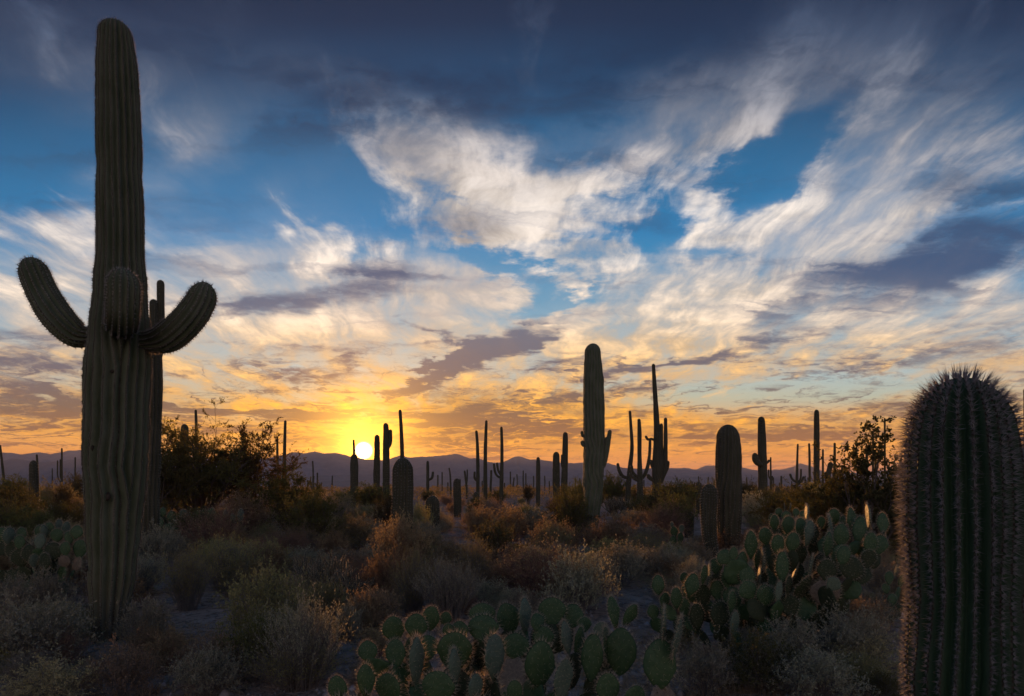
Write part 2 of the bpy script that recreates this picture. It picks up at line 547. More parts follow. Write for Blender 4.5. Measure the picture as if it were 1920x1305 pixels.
M = {
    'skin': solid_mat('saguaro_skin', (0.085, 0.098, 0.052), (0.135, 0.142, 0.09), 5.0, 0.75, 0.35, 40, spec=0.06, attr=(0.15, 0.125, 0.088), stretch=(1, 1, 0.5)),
    'skin_mid': solid_mat('backlit_saguaro_skin', (0.058, 0.056, 0.034), (0.09, 0.082, 0.052), 4.0, 0.8, 0.3, 30, spec=0.05, attr=(0.085, 0.066, 0.046), stretch=(1, 1, 0.5)),  # darker copy of the saguaro skin, backlit shade put into its colour
    'skin_near': solid_mat('young_saguaro_skin', (0.028, 0.060, 0.030), (0.045, 0.08, 0.042), 7.0, 0.7, 0.3, 80, spec=0.08, attr=(0.08, 0.07, 0.06), stretch=(1, 1, 0.6)),
    'spine': solid_mat('spine', (0.42, 0.36, 0.30), (0.62, 0.56, 0.50), 30.0, 0.5, trans=0.45),
    'spine_grey': solid_mat('young_spine', (0.14, 0.13, 0.135), (0.41, 0.38, 0.385), 35.0, 0.5, trans=0.30),
    'pad': solid_mat('prickly_pear_skin', (0.038, 0.080, 0.028), (0.072, 0.118, 0.046), 9.0, 0.55, 0.15, 50, attr=(0.05, 0.035, 0.02), spec=0.3, trans=0.10),
    'pad_pale': solid_mat('pale_prickly_pear_skin', (0.095, 0.135, 0.082), (0.15, 0.18, 0.12), 9.0, 0.55, 0.15, 50, attr=(0.06, 0.045, 0.03), trans=0.10),  # pale skin; on some pads the lighter colour replaces sunlight on them
    'pad_old_shaded': solid_mat('old_shaded_prickly_pear_skin', (0.030, 0.045, 0.018), (0.058, 0.058, 0.028), 12.0, 0.7, 0.3, 40, attr=(0.05, 0.035, 0.02)),  # older skin, darkened further to paint the shade low in the clump
    'pad_dead': solid_mat('dead_prickly_pear_skin', (0.17, 0.13, 0.09), (0.28, 0.22, 0.16), 12.0, 0.9, 0.6, 30, attr=(0.06, 0.045, 0.03)),
    'pad_spine': solid_mat('prickly_pear_spine', (0.55, 0.44, 0.28), (0.72, 0.62, 0.45), 60.0, 0.45, trans=0.5),
    'wood': solid_mat('bark', (0.09, 0.066, 0.05), (0.15, 0.115, 0.09), 30.0, 0.9, 0.4, 60),
    'twig_grey': solid_mat('grey_twig', (0.15, 0.125, 0.11), (0.24, 0.205, 0.18), 12.0, 0.9),
    'twig_red': solid_mat('red_twig', (0.21, 0.105, 0.075), (0.32, 0.18, 0.125), 12.0, 0.85, trans=0.15),
    'twig_green': solid_mat('green_bark', (0.07, 0.085, 0.03), (0.12, 0.13, 0.05), 12.0, 0.8),
    'bursage': leaf_mat('bursage_leaf', (0.28, 0.255, 0.175), (0.42, 0.38, 0.285), 0.42),
    'olive': leaf_mat('olive_leaf', (0.23, 0.205, 0.10), (0.35, 0.30, 0.155), 0.45),
    'straw': leaf_mat('straw_leaf', (0.34, 0.265, 0.17), (0.48, 0.38, 0.25), 0.52),
    'russet': leaf_mat('russet_leaf', (0.25, 0.185, 0.12), (0.38, 0.29, 0.19), 0.52, hue=0.012),
    'green': leaf_mat('green_leaf', (0.11, 0.12, 0.045), (0.18, 0.175, 0.07), 0.45),
    'dark': leaf_mat('dark_leaf', (0.085, 0.085, 0.042), (0.14, 0.125, 0.065), 0.45),
    'tree': leaf_mat('tree_leaf', (0.13, 0.11, 0.045), (0.21, 0.17, 0.075), 0.60),
    'cork': solid_mat('cork_scar', (0.03, 0.022, 0.016), (0.06, 0.045, 0.03), 20.0, 0.95),
    'cholla': solid_mat('cholla_skin', (0.08, 0.075, 0.05), (0.13, 0.10, 0.07), 20.0, 0.8),
    'cholla_spine': solid_mat('cholla_spine', (0.62, 0.50, 0.32), (0.80, 0.68, 0.48), 30.0, 0.5, trans=0.5),
    'rock': solid_mat('rock', (0.22, 0.18, 0.16), (0.38, 0.33, 0.31), 5.0, 0.9, 0.6, 14),
}


# ------------------------------------------------------------------ the land
def graded(a, near, far, step, growth):
    out = [0.0]
    s = step
    while out[-1] < far:
        if out[-1] > near:
            s *= growth
        out.append(out[-1] + s)
    return np.array(out)


def build_ground():
    xs = graded(0, 14, 26000, 0.16, 1.075)
    xs = np.concatenate([-xs[:0:-1], xs])
    ys = graded(0, 26, 20000, 0.16, 1.07)
    yb = graded(0, 2, 1500, 0.6, 1.5)
    ys = np.concatenate([-yb[:0:-1], ys])
    X, Y = np.meshgrid(xs, ys, indexing='ij')
    Z = gz(X, Y)
    nx, ny = X.shape
    i = np.arange(nx * ny).reshape(nx, ny)
    Q = np.stack([i[:-1, :-1], i[1:, :-1], i[1:, 1:], i[:-1, 1:]], -1).reshape(-1, 4)
    me = mesh('ground', np.stack([X, Y, Z], -1), Q=Q)
    m = bpy.data.materials.new('desert_soil')
    m.use_nodes = True
    g = NG(m.node_tree)
    p = m.node_tree.nodes['Principled BSDF']
    tc = g.new('ShaderNodeTexCoord')
    o = tc.outputs['Object']
    n1 = g.noise(o, 0.45, 5, 0.6, dims='3D').outputs['Fac']
    n2 = g.noise(o, 9.0, 5, 0.65, dims='3D').outputs['Fac']
    vo = g.new('ShaderNodeTexVoronoi')
    g.put(vo.inputs['Vector'], o)
    vo.inputs['Scale'].default_value = 34.0
    c = g.mix(g.maprange(n1, 0.35, 0.65), (0.33, 0.22, 0.155, 1), (0.46, 0.325, 0.245, 1))
    c = g.mix(g.math('MULTIPLY', g.maprange(n2, 0.42, 0.68), 0.8), c, (0.10, 0.066, 0.048, 1))
    c = g.mix(g.maprange(vo.outputs['Distance'], 0.0, 0.28, 0.35, 0.0), c, (0.36, 0.30, 0.27, 1))
    g.put(p.inputs['Base Color'], c)
    p.inputs['Roughness'].default_value = 0.95
    p.inputs['Specular IOR Level'].default_value = 0.0
    h = g.math('ADD', g.math('MULTIPLY', n2, 0.6), g.math('MULTIPLY', g.maprange(vo.outputs['Distance'], 0.0, 0.35, 0.5, 0.0), 0.5))
    b = g.new('ShaderNodeBump')
    dist = g.vmath('LENGTH', o)
    g.put(b.inputs['Strength'], g.maprange(dist, 12.0, 60.0, 1.0, 0.0))
    b.inputs['Distance'].default_value = 0.05
    g.put(b.inputs['Height'], h)
    g.put(p.inputs['Normal'], b.outputs[0])
    obj('ground', me, m, kind='structure')


def build_range(name, prof, D, depth, spur, seed, label=None):
    """a mountain range: crest line given as photograph pixels, real relief in front of and behind the crest"""
    px = np.linspace(-900, 2900, 1100)
    xs_, ys_ = zip(*prof)
    crest = np.interp(px, xs_, ys_)
    crest = crest + 4.0 * fbm(px / 55.0 + seed, np.full_like(px, seed), 4) + 3.0 * fbm(px / 13.0 + seed, np.full_like(px, seed + 2.5), 3)
    h = np.maximum((HZ - crest) / F * D + CAM_H, 3.0)
    rows = np.linspace(-1, 1, 41)
    Vs = []
    for r in rows:
        y = D + r * depth
        prof_h = np.maximum(1 - abs(r), 0) ** 1.25
        rough = fbm(px / 60.0 + 3 * seed, np.full_like(px, r * 2.2 + seed), 5)
        rid = np.abs(fbm(px / 34.0 + seed * 5 + r * 0.8, np.full_like(px, r * 1.3), 4)) * 2
        k = abs(r) * (1 - abs(r)) * 4
        z = h * (prof_h + k * spur * (rough * 0.9 - rid * 0.5 + 0.08))
        z = np.where(abs(r) > 0.97, -6.0, np.maximum(z, -4.0))
        x = (px - 960) / F * y if r <= 0 else (px - 960) / F * y
        Vs.append(np.stack([x, np.full_like(x, y), z], -1))
    V = np.stack(Vs, 0)
    i = np.arange(V.shape[0] * V.shape[1]).reshape(V.shape[:2])
    Q = np.stack([i[:-1, :-1], i[:-1, 1:], i[1:, 1:], i[1:, :-1]], -1).reshape(-1, 4)
    o = obj(name, mesh(name, V, Q=Q), M['mount'], kind='structure')
    return o


M['mount'] = solid_mat('mountain_rock', (0.10, 0.085, 0.075), (0.17, 0.14, 0.12), 0.004, 0.95)
build_ground()
FAR_CREST = [(-900, 862), (-500, 852), (-200, 856), (0, 850), (40, 851), (75, 847), (95, 851), (130, 845), (200, 842), (290, 848), (360, 856), (440, 862), (500, 860), (535, 852), (556, 847), (570, 849), (590, 846),
             (606, 850), (630, 850), (655, 856), (690, 862), (725, 862), (740, 857), (752, 853), (764, 858), (790, 856), (808, 856), (832, 854), (850, 851), (865, 854), (882, 861), (895, 859), (918, 866), (940, 866), (965, 856), (975, 857), (995, 863), (1012, 862), (1022, 864),
             (1040, 867), (1075, 868), (1100, 868), (1140, 868), (1165, 876), (1200, 880), (1230, 879), (1258, 878), (1282, 876), (1305, 881), (1322, 873), (1345, 872), (1370, 874), (1398, 877), (1420, 881), (1460, 880),
             (1485, 876), (1500, 869), (1520, 874), (1545, 884), (1600, 886), (1680, 880), (1760, 872), (1850, 866), (1920, 858), (2300, 856), (2900, 862)]
build_range('mountain_range', FAR_CREST, 13000.0, 2600.0, 0.55, 3)
NEAR_CREST = [(-900, 884), (-300, 872), (0, 864), (20, 860), (45, 862), (75, 867), (110, 866), (140, 862), (200, 858), (300, 868), (420, 884), (560, 892), (660, 890), (760, 889), (900, 893), (1100, 895), (1300, 893), (1500, 896), (1800, 892), (2900, 884)]
build_range('foothill_range', NEAR_CREST, 8500.0, 1300.0, 0.5, 8)


def build_haze():
    lo, hi = np.array([-29000.0, -1700.0, -8.0]), np.array([29000.0, 24000.0, 770.0])
    c = np.array([[x, y, z] for x in (0, 1) for y in (0, 1) for z in (0, 1)], dtype=float) * (hi - lo) + lo
    Q = [(0, 1, 3, 2), (4, 6, 7, 5), (0, 4, 5, 1), (2, 3, 7, 6), (0, 2, 6, 4), (1, 5, 7, 3)]
    m = bpy.data.materials.new('evening_haze')
    m.use_nodes = True
    nt = m.node_tree
    nt.nodes.clear()
    v = nt.nodes.new('ShaderNodeVolumePrincipled')
    v.inputs['Color'].default_value = (0.68, 0.73, 0.95, 1)
    v.inputs['Density'].default_value = 3.2e-5
    v.inputs['Anisotropy'].default_value = 0.1
    o = nt.nodes.new('ShaderNodeOutputMaterial')
    nt.links.new(v.outputs[0], o.inputs['Volume'])
    m.cycles.homogeneous_volume = True
    h = obj('haze', mesh('haze', c, Q=Q, smooth=False), m, kind='stuff')
    tag(h, 'thin evening haze hanging over the whole desert plain', 'haze')
    return h


HAZE = build_haze()


# ------------------------------------------------------------------ saguaros
def smooth_path(pts, ds):
    """pts (K,4+) control points x,y,z,radius -> evenly spaced samples of a Catmull-Rom curve"""
    P = np.asarray(pts, dtype=float)
    P = np.vstack([2 * P[0] - P[1], P, 2 * P[-1] - P[-2]])
    out = []
    for i in range(1, len(P) - 2):
        t = np.linspace(0, 1, 24, endpoint=False)[:, None]
        p0, p1, p2, p3 = P[i - 1], P[i], P[i + 1], P[i + 2]
        out.append(0.5 * ((2 * p1) + (-p0 + p2) * t + (2 * p0 - 5 * p1 + 4 * p2 - p3) * t ** 2 + (-p0 + 3 * p1 - 3 * p2 + p3) * t ** 3))
    out.append(P[-2][None])
    C = np.concatenate(out)
    s = np.concatenate([[0], np.cumsum(np.linalg.norm(np.diff(C[:, :3], axis=0), axis=1))])
    n = max(6, int(s[-1] / ds))
    ss = np.linspace(0, s[-1], n)
    return np.stack([np.interp(ss, s, C[:, k]) for k in range(C.shape[1])], 1), ss


def rib_stem(pts, ds, nr, per, depth, seed, cap=1.25, foot=False):
    """a ribbed cactus stem; returns verts, quads, tris, tone and crest lines (points, normals)"""
    r2 = np.random.default_rng(seed)
    C, s = smooth_path(pts, ds)
    L = s[-1]
    P, Rr = C[:, :3], np.maximum(C[:, 3], 0.004)
    rt = np.interp(L - 0.9 * Rr[-1], s, Rr)
    hcap = min(rt * cap, L * 0.45)
    # close sampling under the dome
    extra = L - hcap * (1 - np.sin(np.linspace(0, np.pi / 2, 12)))
    s2 = np.unique(np.concatenate([s[s < L - hcap], extra[:-1], [L - hcap * 0.004]]))
    P = np.stack([np.interp(s2, s, P[:, k]) for k in range(3)], 1)
    Rr = np.interp(s2, s, Rr)
    u = np.clip((s2 - (L - hcap)) / hcap, 0, 1)
    Rr = Rr * np.sqrt(np.maximum(1 - u ** 2.2, 0.0))
    wob = 1 + 0.030 * (np.interp(s2, np.linspace(0, L, max(4, int(L / 0.22))), r2.normal(size=max(4, int(L / 0.22))))) * (1 - u)
    Rr = Rr * wob
    if foot:
        Rr = Rr * (1 + 0.10 * np.exp(-s2 / 0.08))
    t = unit(np.gradient(P, axis=0))
    n1 = np.zeros_like(P)
    v = np.array([1.0, 0.0, 0.0])
    v = v - t[0] * v.dot(t[0])
    v /= np.linalg.norm(v)
    for k in range(len(P)):                                # parallel transport
        v = v - t[k] * v.dot(t[k])
        v /= np.linalg.norm(v)
        n1[k] = v
    n2 = np.cross(t, n1)
    m = nr * per
    K = len(P)
    # every rib has its own width, which drifts along the stem; some ribs run out downwards and let their neighbours close up
    xs_ = np.linspace(0, L, max(4, int(L / 0.5)))
    wts = np.stack([1 + 0.075 * np.interp(s2, xs_, r2.normal(size=len(xs_))) for _ in range(nr)], 1)
    for i in range(nr):
        if L > 1.2 and r2.random() < (0.30 if L > 2.6 else 0.08):
            cut = r2.uniform(0.12, 0.55) * L
            wts[:, i] *= np.clip((s2 - cut) / 0.35, 0.03, 1)
    wts = np.maximum(wts, 0.03)
    edge = np.concatenate([np.zeros((K, 1)), np.cumsum(wts, 1)], 1)
    edge = edge / edge[:, -1:] * 2 * np.pi
    fr = np.arange(per) / per                              # 0 is a groove, 0.5 the crest
    ang = (edge[:, :-1, None] + fr[None, None, :] * np.diff(edge, axis=1)[..., None]).reshape(K, m)
    d = np.abs(fr - 0.5) * 2
    wn = wts / wts.mean(1, keepdims=True)
    crest_h = 1 + 0.03 * r2.normal(size=nr)
    prof = 1 - depth * (d[None, None, :] ** 1.5) * np.clip(wn, 0.1, 1.15)[..., None]
    prof = prof * (1 - depth * (1 - np.clip(wn, 0, 1)))[..., None] * (crest_h[None, :, None] ** (1 - d[None, None, :]))
    dep = prof.reshape(K, m)
    dm = np.tile(d, nr)
    sway = 0.03 * np.sin(s2 * 1.6 + seed) * np.minimum(s2, 1)
    ang = ang + sway[:, None]
    dep = 1 - (1 - dep) * np.clip(1.15 - u[:, None] ** 3, 0.15, 1)
    bumps = 1 + 0.010 * r2.normal(size=(K, m)) * (1 - u[:, None])
    dep = dep * bumps
    rad = Rr[:, None] * dep
    dirs = np.cos(ang)[..., None] * n1[:, None, :] + np.sin(ang)[..., None] * n2[:, None, :]
    V = P[:, None, :] + rad[..., None] * dirs
    idx = np.arange(K * m).reshape(K, m)
    A, B = idx[:-1], idx[1:]
    Q = np.stack([A, np.roll(A, -1, 1), np.roll(B, -1, 1), B], -1).reshape(-1, 4)
    tip = P[-1] + t[-1] * 0.002
    V = np.concatenate([V.reshape(-1, 3), tip[None]])
    T = np.stack([idx[-1], np.roll(idx[-1], -1), np.full(m, K * m)], -1)
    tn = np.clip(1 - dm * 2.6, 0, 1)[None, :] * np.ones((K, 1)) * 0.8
    if foot:                                               # grey-brown cork climbs a little way up from the ground
        cork = np.clip(1.3 - s2 / (0.18 * min(L, 4.0)), 0, 1)[:, None] * np.clip(0.6 + 0.6 * r2.random((1, m)), 0, 1)
        tn = np.maximum(tn, cork)
    tone = np.concatenate([tn.ravel(), [0.8]])
    # crest lines for the spines
    ci = np.arange(nr) * per + per // 2
    # outward normal of the surface: radial direction tilted by the change of radius
    dr = np.gradient(Rr, np.maximum(s2, 1e-6))
    nrm = unit(dirs[:, ci, :] - np.clip(dr, -6, 6)[:, None, None] * t[:, None, :])
    crest = V[:-1].reshape(K, m, 3)[:, ci, :]
    return V, Q, T, tone, (s2, crest, nrm, t, L)


def areole_spines(cl, gap, n, length, w, seed, sides=3, top_boost=1.6, zone=0.5, spread=0.8):
    s2, crest, nrm, t, L = cl
    r2 = np.random.default_rng(seed)
    na = max(3, int(L / gap))
    sa = (np.arange(na) + 0.5) * (L / na)
    B, D, LL = [], [], []
    PA, QA = [], []
    for r in range(crest.shape[1]):
        so_ = sa + r2.uniform(-0.3, 0.3) * gap
        so_ = np.clip(so_ + r2.normal(size=na) * gap * 0.12, 0.01, L - 0.001)
        p = np.stack([np.interp(so_, s2, crest[:, r, k]) for k in range(3)], 1)
        q = unit(np.stack([np.interp(so_, s2, nrm[:, r, k]) for k in range(3)], 1))
        tt = unit(np.stack([np.interp(so_, s2, t[:, k]) for k in range(3)], 1))
        side = np.cross(tt, q)
        PA.append(p)
        QA.append(q)
        for j in range(n):
            a = 2 * np.pi * (j + r2.random(na)) / n
            el = spread * (0.25 + 0.9 * r2.random(na))
            d = q + (np.cos(a) * el)[:, None] * side + (np.sin(a) * el)[:, None] * tt
            boost = 1 + (top_boost - 1) * np.clip((so_ - (L - zone)) / zone, 0, 1)
            B.append(p - q * 0.001)
            D.append(d)
            LL.append(length * boost * (0.3 + 1.0 * r2.random(na) ** 1.6))
    B, D, LL = np.concatenate(B), np.concatenate(D), np.concatenate(LL)
    global AREOLES
    AREOLES = (np.concatenate(PA), np.concatenate(QA))
    return spikes(B, D, LL, w, seed, sides)


SAGUARO_N = [0]
AREOLES = None


def saguaro(label, Y, trunk, arms=(), base_px=None, skin='skin', spine='spine', group=None, lod=None, ribs=None, depth=0.14, spine_len=0.035, name='saguaro', cap=1.25):
    """trunk: (px, py, width px) from the tip down to the lowest point given; the foot is put on the ground.
    arms: lists of (px, py, width px, metres towards the camera) from the trunk outwards to the tip."""
    SAGUARO_N[0] += 1
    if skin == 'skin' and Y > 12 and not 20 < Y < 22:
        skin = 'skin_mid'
    sd = SAGUARO_N[0] * 7 + 1
    k = Y / F
    ca = 1 / math.hypot(1, (trunk[0][0] - 960) / F)        # a round stem looks wider away from the middle of the lens
    pts = [list(W(px, py, Y)) + [w * 0.5 * k * ca] for px, py, w in trunk][::-1]
    bx = base_px if base_px is not None else trunk[-1][0]
    gx = (bx - 960) * k
    gzz = float(gz(gx, Y))
    if pts[0][2] - gzz > 0.1:
        pts.insert(0, [gx, Y, gzz - 0.04, pts[0][3] * 0.88])
    else:
        pts[0][2] = gzz - 0.04
    org = np.array([gx, Y, gzz])
    if lod is None:
        lod = 0 if Y < 10 else 1 if Y < 24 else 2 if Y < 58 else 3
    wmax = max(p[3] for p in pts)
    nr = ribs or {0: 21, 1: 18, 2: 15, 3: 12}[lod]
    per = {0: 8, 1: 6, 2: 4, 3: 3}[lod]
    ds = {0: 0.035, 1: 0.08, 2: 0.2, 3: 0.5}[lod]
    single = lod >= 3 and not arms
    root = None
    if not single:
        root = tag(empty(name, org), label, 'cactus', group)

    def stem(pname, pp, seed, foot):
        pp = [[p[0] - org[0], p[1] - org[1], p[2] - org[2], p[3]] for p in pp]
        dsx = min(ds, max(0.02, sum(np.linalg.norm(np.diff(np.array(pp)[:, :3], axis=0), axis=1)) / 14))
        rmax = max(p[3] for p in pp)
        n = max(8, int(round(nr * min(1, (rmax / wmax) ** 0.5))))
        V, Q, T, tone, cl = rib_stem(pp, dsx, n, per, depth, seed, cap if foot else 1.25, foot)
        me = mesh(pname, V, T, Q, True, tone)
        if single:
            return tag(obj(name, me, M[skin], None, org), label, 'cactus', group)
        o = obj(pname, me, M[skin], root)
        if lod <= 2:
            gap, cnt, ww, sides = {0: (0.027, 8, 0.0013, 3), 1: (0.06, 5, 0.0016, 2), 2: (0.12, 4, 0.004, 2)}[lod]
            sl_ = spine_len
            if not foot and lod == 0:
                sl_, ww = spine_len * 1.25, ww * 1.5
            if skin == 'skin_near':
                gap, cnt, ww = 0.018, 19, 0.0011
            sv, st_ = areole_spines(cl, gap, cnt, sl_ * (1.0 if lod == 0 else 1.15), ww, seed + 3, sides, 1.9 if skin == 'skin_near' else 1.25, 0.9 if skin == 'skin_near' else 0.5)
            so_ = obj('spines', mesh('spines', sv, st_, None, False), M[spine], o, kind='stuff')
            if lod == 0:                                   # the woolly brown cushions the spines grow from
                p_, q_ = AREOLES
                e1 = unit(np.cross(q_, np.array([0.1, 0.2, 1.0])))
                e2 = np.cross(q_, e1)
                ra = 0.0075 if skin != 'skin_near' else 0.005
                ring = [p_ + (math.cos(a_ * math.pi / 3) * e1 + 1.5 * math.sin(a_ * math.pi / 3) * e2) * ra - q_ * 0.003 for a_ in range(6)]
                av = np.stack(ring + [p_ + q_ * 0.006], 1).reshape(-1, 3)
                ai = np.arange(len(p_))[:, None] * 7
                at_ = np.concatenate([ai + np.array([[k_, (k_ + 1) % 6, 6]]) for k_ in range(6)], 0)
                obj('areoles', mesh('areoles', av, at_, None, True), M['cork'], o, kind='stuff')
        return o
    stem('trunk', pts, sd, True)
    for j, arm in enumerate(arms):
        pp = []
        for q in arm:
            yy = Y - (q[3] if len(q) > 3 else 0.0)
            pp.append(list(W(q[0], q[1], yy)) + [q[2] * 0.5 * yy / F * ca])
        stem('arm', pp, sd + 11 + j, False)
    return root


def build_saguaros():
    S = saguaro
    # the big one at the left
    S('giant saguaro with three short upcurved arms, tallest cactus at the left', 7.33,
      [(216, 40, 74), (217, 75, 74), (219, 110, 80), (222, 200, 88), (225, 350, 92), (226, 480, 98), (226, 560, 108), (224, 640, 124), (221, 700, 129), (219, 780, 129), (217, 900, 121), (214, 1000, 108),
       (211, 1070, 99), (207, 1130, 84), (204, 1185, 70)], base_px=204,
      arms=[[(200, 626, 38, 0.0), (166, 630, 40, 0.0), (142, 627, 56, .05), (108, 594, 64, .1), (78, 545, 62, .1), (54, 484, 54, .1)],
            [(255, 640, 44, 0.0), (286, 640, 48, 0.0), (316, 632, 62, .05), (350, 602, 64, .1), (374, 568, 62, .1), (388, 530, 52, .1)],
            [(226, 608, 52, 0.2), (228, 604, 62, .48), (230, 585, 68, .62), (231, 550, 70, .68), (230, 504, 64, .70)]], spine_len=0.024, depth=0.22)
    big = bpy.data.objects['saguaro']
    for px, py, w, h in ((190, 1062, 9, 8), (233, 930, 8, 12), (204, 842, 6, 9), (240, 705, 7, 6), (222, 430, 6, 8)):     # scars and an old woodpecker hole
        c = W(px, py, 7.33)
        ax = W(220, py, 7.33)
        r_ = 0.33 * (1.0 if py > 560 else 0.72)
        c[1] -= math.sqrt(max(r_ ** 2 - (c[0] - ax[0]) ** 2, 0.0)) * 0.93
        a_, b_ = np.meshgrid(np.linspace(0, 2 * np.pi, 10, endpoint=False), np.linspace(0.15, np.pi - 0.15, 6), indexing='ij')
        jag = 1 + 0.25 * np.random.default_rng(px).normal(size=a_.shape)
        V = np.stack([np.sin(b_) * np.cos(a_) * w * 0.0029 * jag, np.sin(b_) * np.sin(a_) * 0.014, np.cos(b_) * h * 0.0032 * jag], -1)
        i_ = np.arange(60).reshape(10, 6)
        Q = np.stack([i_[:, :-1], np.roll(i_, -1, 0)[:, :-1], np.roll(i_, -1, 0)[:, 1:], i_[:, 1:]], -1).reshape(-1, 4)
        obj('scar', mesh('scar', V, None, Q), M['cork'], big, c - np.array(big.location))
    S('saguaro half hidden behind the giant three-armed saguaro, slim stems peeking out', 15.5,
      [(282, 600, 44), (282, 640, 46), (282, 720, 48), (280, 820, 46), (279, 900, 44)],
      arms=[[(292, 680, 20), (300, 650, 18), (301, 600, 16), (301, 525, 15)], [(286, 660, 18, .1), (288, 620, 18, .1), (288, 561, 16, .1)]])
    # the near one at the right
    S('squat bristly young saguaro filling the right edge, covered in long grey spines', 2.35,
      [(1801, 708, 158), (1801, 745, 170), (1801, 800, 192), (1802, 860, 208), (1805, 950, 218), (1807, 1060, 221), (1808, 1180, 219), (1808, 1305, 215)],
      base_px=1808, skin='skin_near', spine='spine_grey', ribs=24, depth=0.21, spine_len=0.026, cap=1.15)
    # centre
    S('tall plain columnar saguaro standing alone right of centre with one thin side arm', 21.5,
      [(1111, 644, 30), (1112, 672, 33), (1113, 710, 36), (1114, 790, 41), (1113, 880, 40), (1111, 940, 34), (1108, 985, 28), (1106, 1006, 24)],
      arms=[[(1122, 885, 12), (1132, 868, 12), (1138, 840, 11), (1144, 806, 8)], [(1130, 850, 10), (1136, 838, 9), (1138, 819, 8)],
            [(1104, 834, 9), (1094, 834, 8), (1091, 826, 7)], [(1104, 818, 7), (1093, 817, 6), (1091, 808, 6)]])
    S('stout armless saguaro with rounded head standing behind the large prickly pear', 15.8,
      [(1365, 796, 42), (1365, 815, 44), (1366, 850, 48), (1366, 900, 50), (1366, 950, 49), (1366, 1000, 45), (1365, 1035, 38)])
    S('short furry saguaro pup leaning against the stout armless saguaro', 15.2,
      [(1330, 907, 26), (1330, 930, 31), (1329, 970, 32), (1331, 1010, 28), (1336, 1035, 24)])
    S('thick saguaro with a fist-shaped arm bud and a stubby hook low on it', 34,
      [(1427, 781, 13), (1428, 800, 15), (1429, 850, 18), (1430, 900, 18), (1430, 940, 17)],
      arms=[[(1428, 872, 8, .3), (1420, 868, 11, .3), (1416, 861, 12, .3), (1415, 849, 10, .3)], [(1434, 868, 6), (1439, 867, 5), (1443, 862, 5)]])
    S('slender saguaro whose curved arm sweeps out low to the left of its trunk', 36,
      [(1181, 770, 5), (1183, 800, 6), (1185, 840, 7), (1181, 880, 9), (1178, 925, 10)],
      arms=[[(1178, 896, 6), (1168, 893, 6), (1161, 882, 6), (1158, 868, 5)]])
    S('saguaro with two curved candelabra arms beside the slender curved-arm saguaro', 34,
      [(1198, 785, 6), (1199, 810, 8), (1199, 850, 8), (1200, 900, 11), (1200, 940, 12)],
      arms=[[(1200, 896, 6), (1192, 892, 6), (1186, 884, 5), (1184, 872, 5)], [(1200, 900, 7), (1209, 890, 7), (1215, 872, 7), (1218, 850, 6), (1219, 822, 5)], [(1200, 902, 6), (1192, 899, 6), (1185, 893, 5), (1182, 886, 5)]])
    S('tallest thin saguaro right of centre with a bundle of upright arms at its right', 38,
      [(1225, 682, 6), (1227, 720, 8), (1230, 770, 10), (1232, 820, 13), (1232, 870, 19), (1231, 930, 17)],
      arms=[[(1236, 900, 9), (1241, 875, 9), (1240, 840, 8), (1240, 794, 7)], [(1238, 905, 10), (1246, 880, 10), (1248, 840, 8), (1248, 783, 6)], [(1229, 826, 5), (1221, 823, 5), (1215, 824, 5), (1210, 817, 5)],
            [(1244, 892, 7), (1251, 878, 6), (1253, 864, 6)], [(1228, 884, 6), (1222, 872, 6), (1221, 862, 6)], [(1226, 900, 8), (1218, 896, 8), (1214, 889, 7)]])
    # close to the sun
    S('fat dome-topped saguaro in front of the needle-thin one right of the sun', 15,
      [(755, 858, 30), (755, 876, 36), (755, 910, 40), (755, 960, 40), (755, 1010, 36)])
    S('needle-thin tall saguaro rising behind the fat dome-topped one near the sun', 62, [(750, 768, 6), (752, 800, 7), (754, 850, 8), (755, 900, 8)])
    S('broad saguaro with a shoulder bud immediately right of the setting sun', 42,
      [(723, 793, 9), (724, 810, 11), (724, 850, 13), (724, 910, 13)], arms=[[(726, 840, 8), (731, 832, 8), (732, 820, 8), (732, 805, 7)]])
    S('short round-topped saguaro squeezed between the sun and the shoulder-bud saguaro', 50, [(707, 815, 9), (707, 830, 11), (707, 860, 12), (706, 910, 13)])
    S('thin saguaro spike touching the left rim of the sun', 80, [(663, 824, 4), (664, 850, 5), (665, 900, 5)])
    S('squat stump-like saguaro below the thin spike left of the sun', 48, [(664, 851, 13), (664, 870, 15), (664, 910, 15)])
    # left of the sun
    S('taller of the two bare saguaro poles between the bushy tree and the sun', 74, [(535, 788, 5), (534, 820, 6), (533, 870, 7), (532, 900, 7)])
    S('shorter of the two bare saguaro poles between the bushy tree and the sun', 76, [(520, 818, 4), (520, 850, 5), (521, 900, 5)])
    S('thin saguaro top sticking up above the crown of the bushy tree', 80, [(367, 768, 5), (368, 800, 6), (368, 860, 6), (368, 900, 6)])
    S('stocky saguaro shaded inside the left half of the bushy tree', 38, [(346, 795, 13), (346, 815, 15), (345, 860, 16), (345, 920, 16)])
    S('slim lone saguaro on the plain left of the sun', 130, [(586, 864, 3), (587, 880, 3), (587, 912, 3.4)])
    S('tiny saguaro stub beside the slim lone saguaro left of the sun', 140, [(595, 886, 3), (595, 896, 3), (595, 912, 3)])
    # far left
    S('leaning bare saguaro cut by the left edge of the picture', 60, [(0, 834, 4), (3, 860, 5), (7, 900, 6)])
    S('plump dark young saguaro standing in the scrub at the far left', 30, [(63, 863, 14), (63, 875, 18), (64, 910, 20), (64, 950, 18)])
    S('thin saguaro pole rising just behind the plump dark young saguaro', 88, [(69, 852, 4.4), (70, 870, 5), (71, 912, 5)])
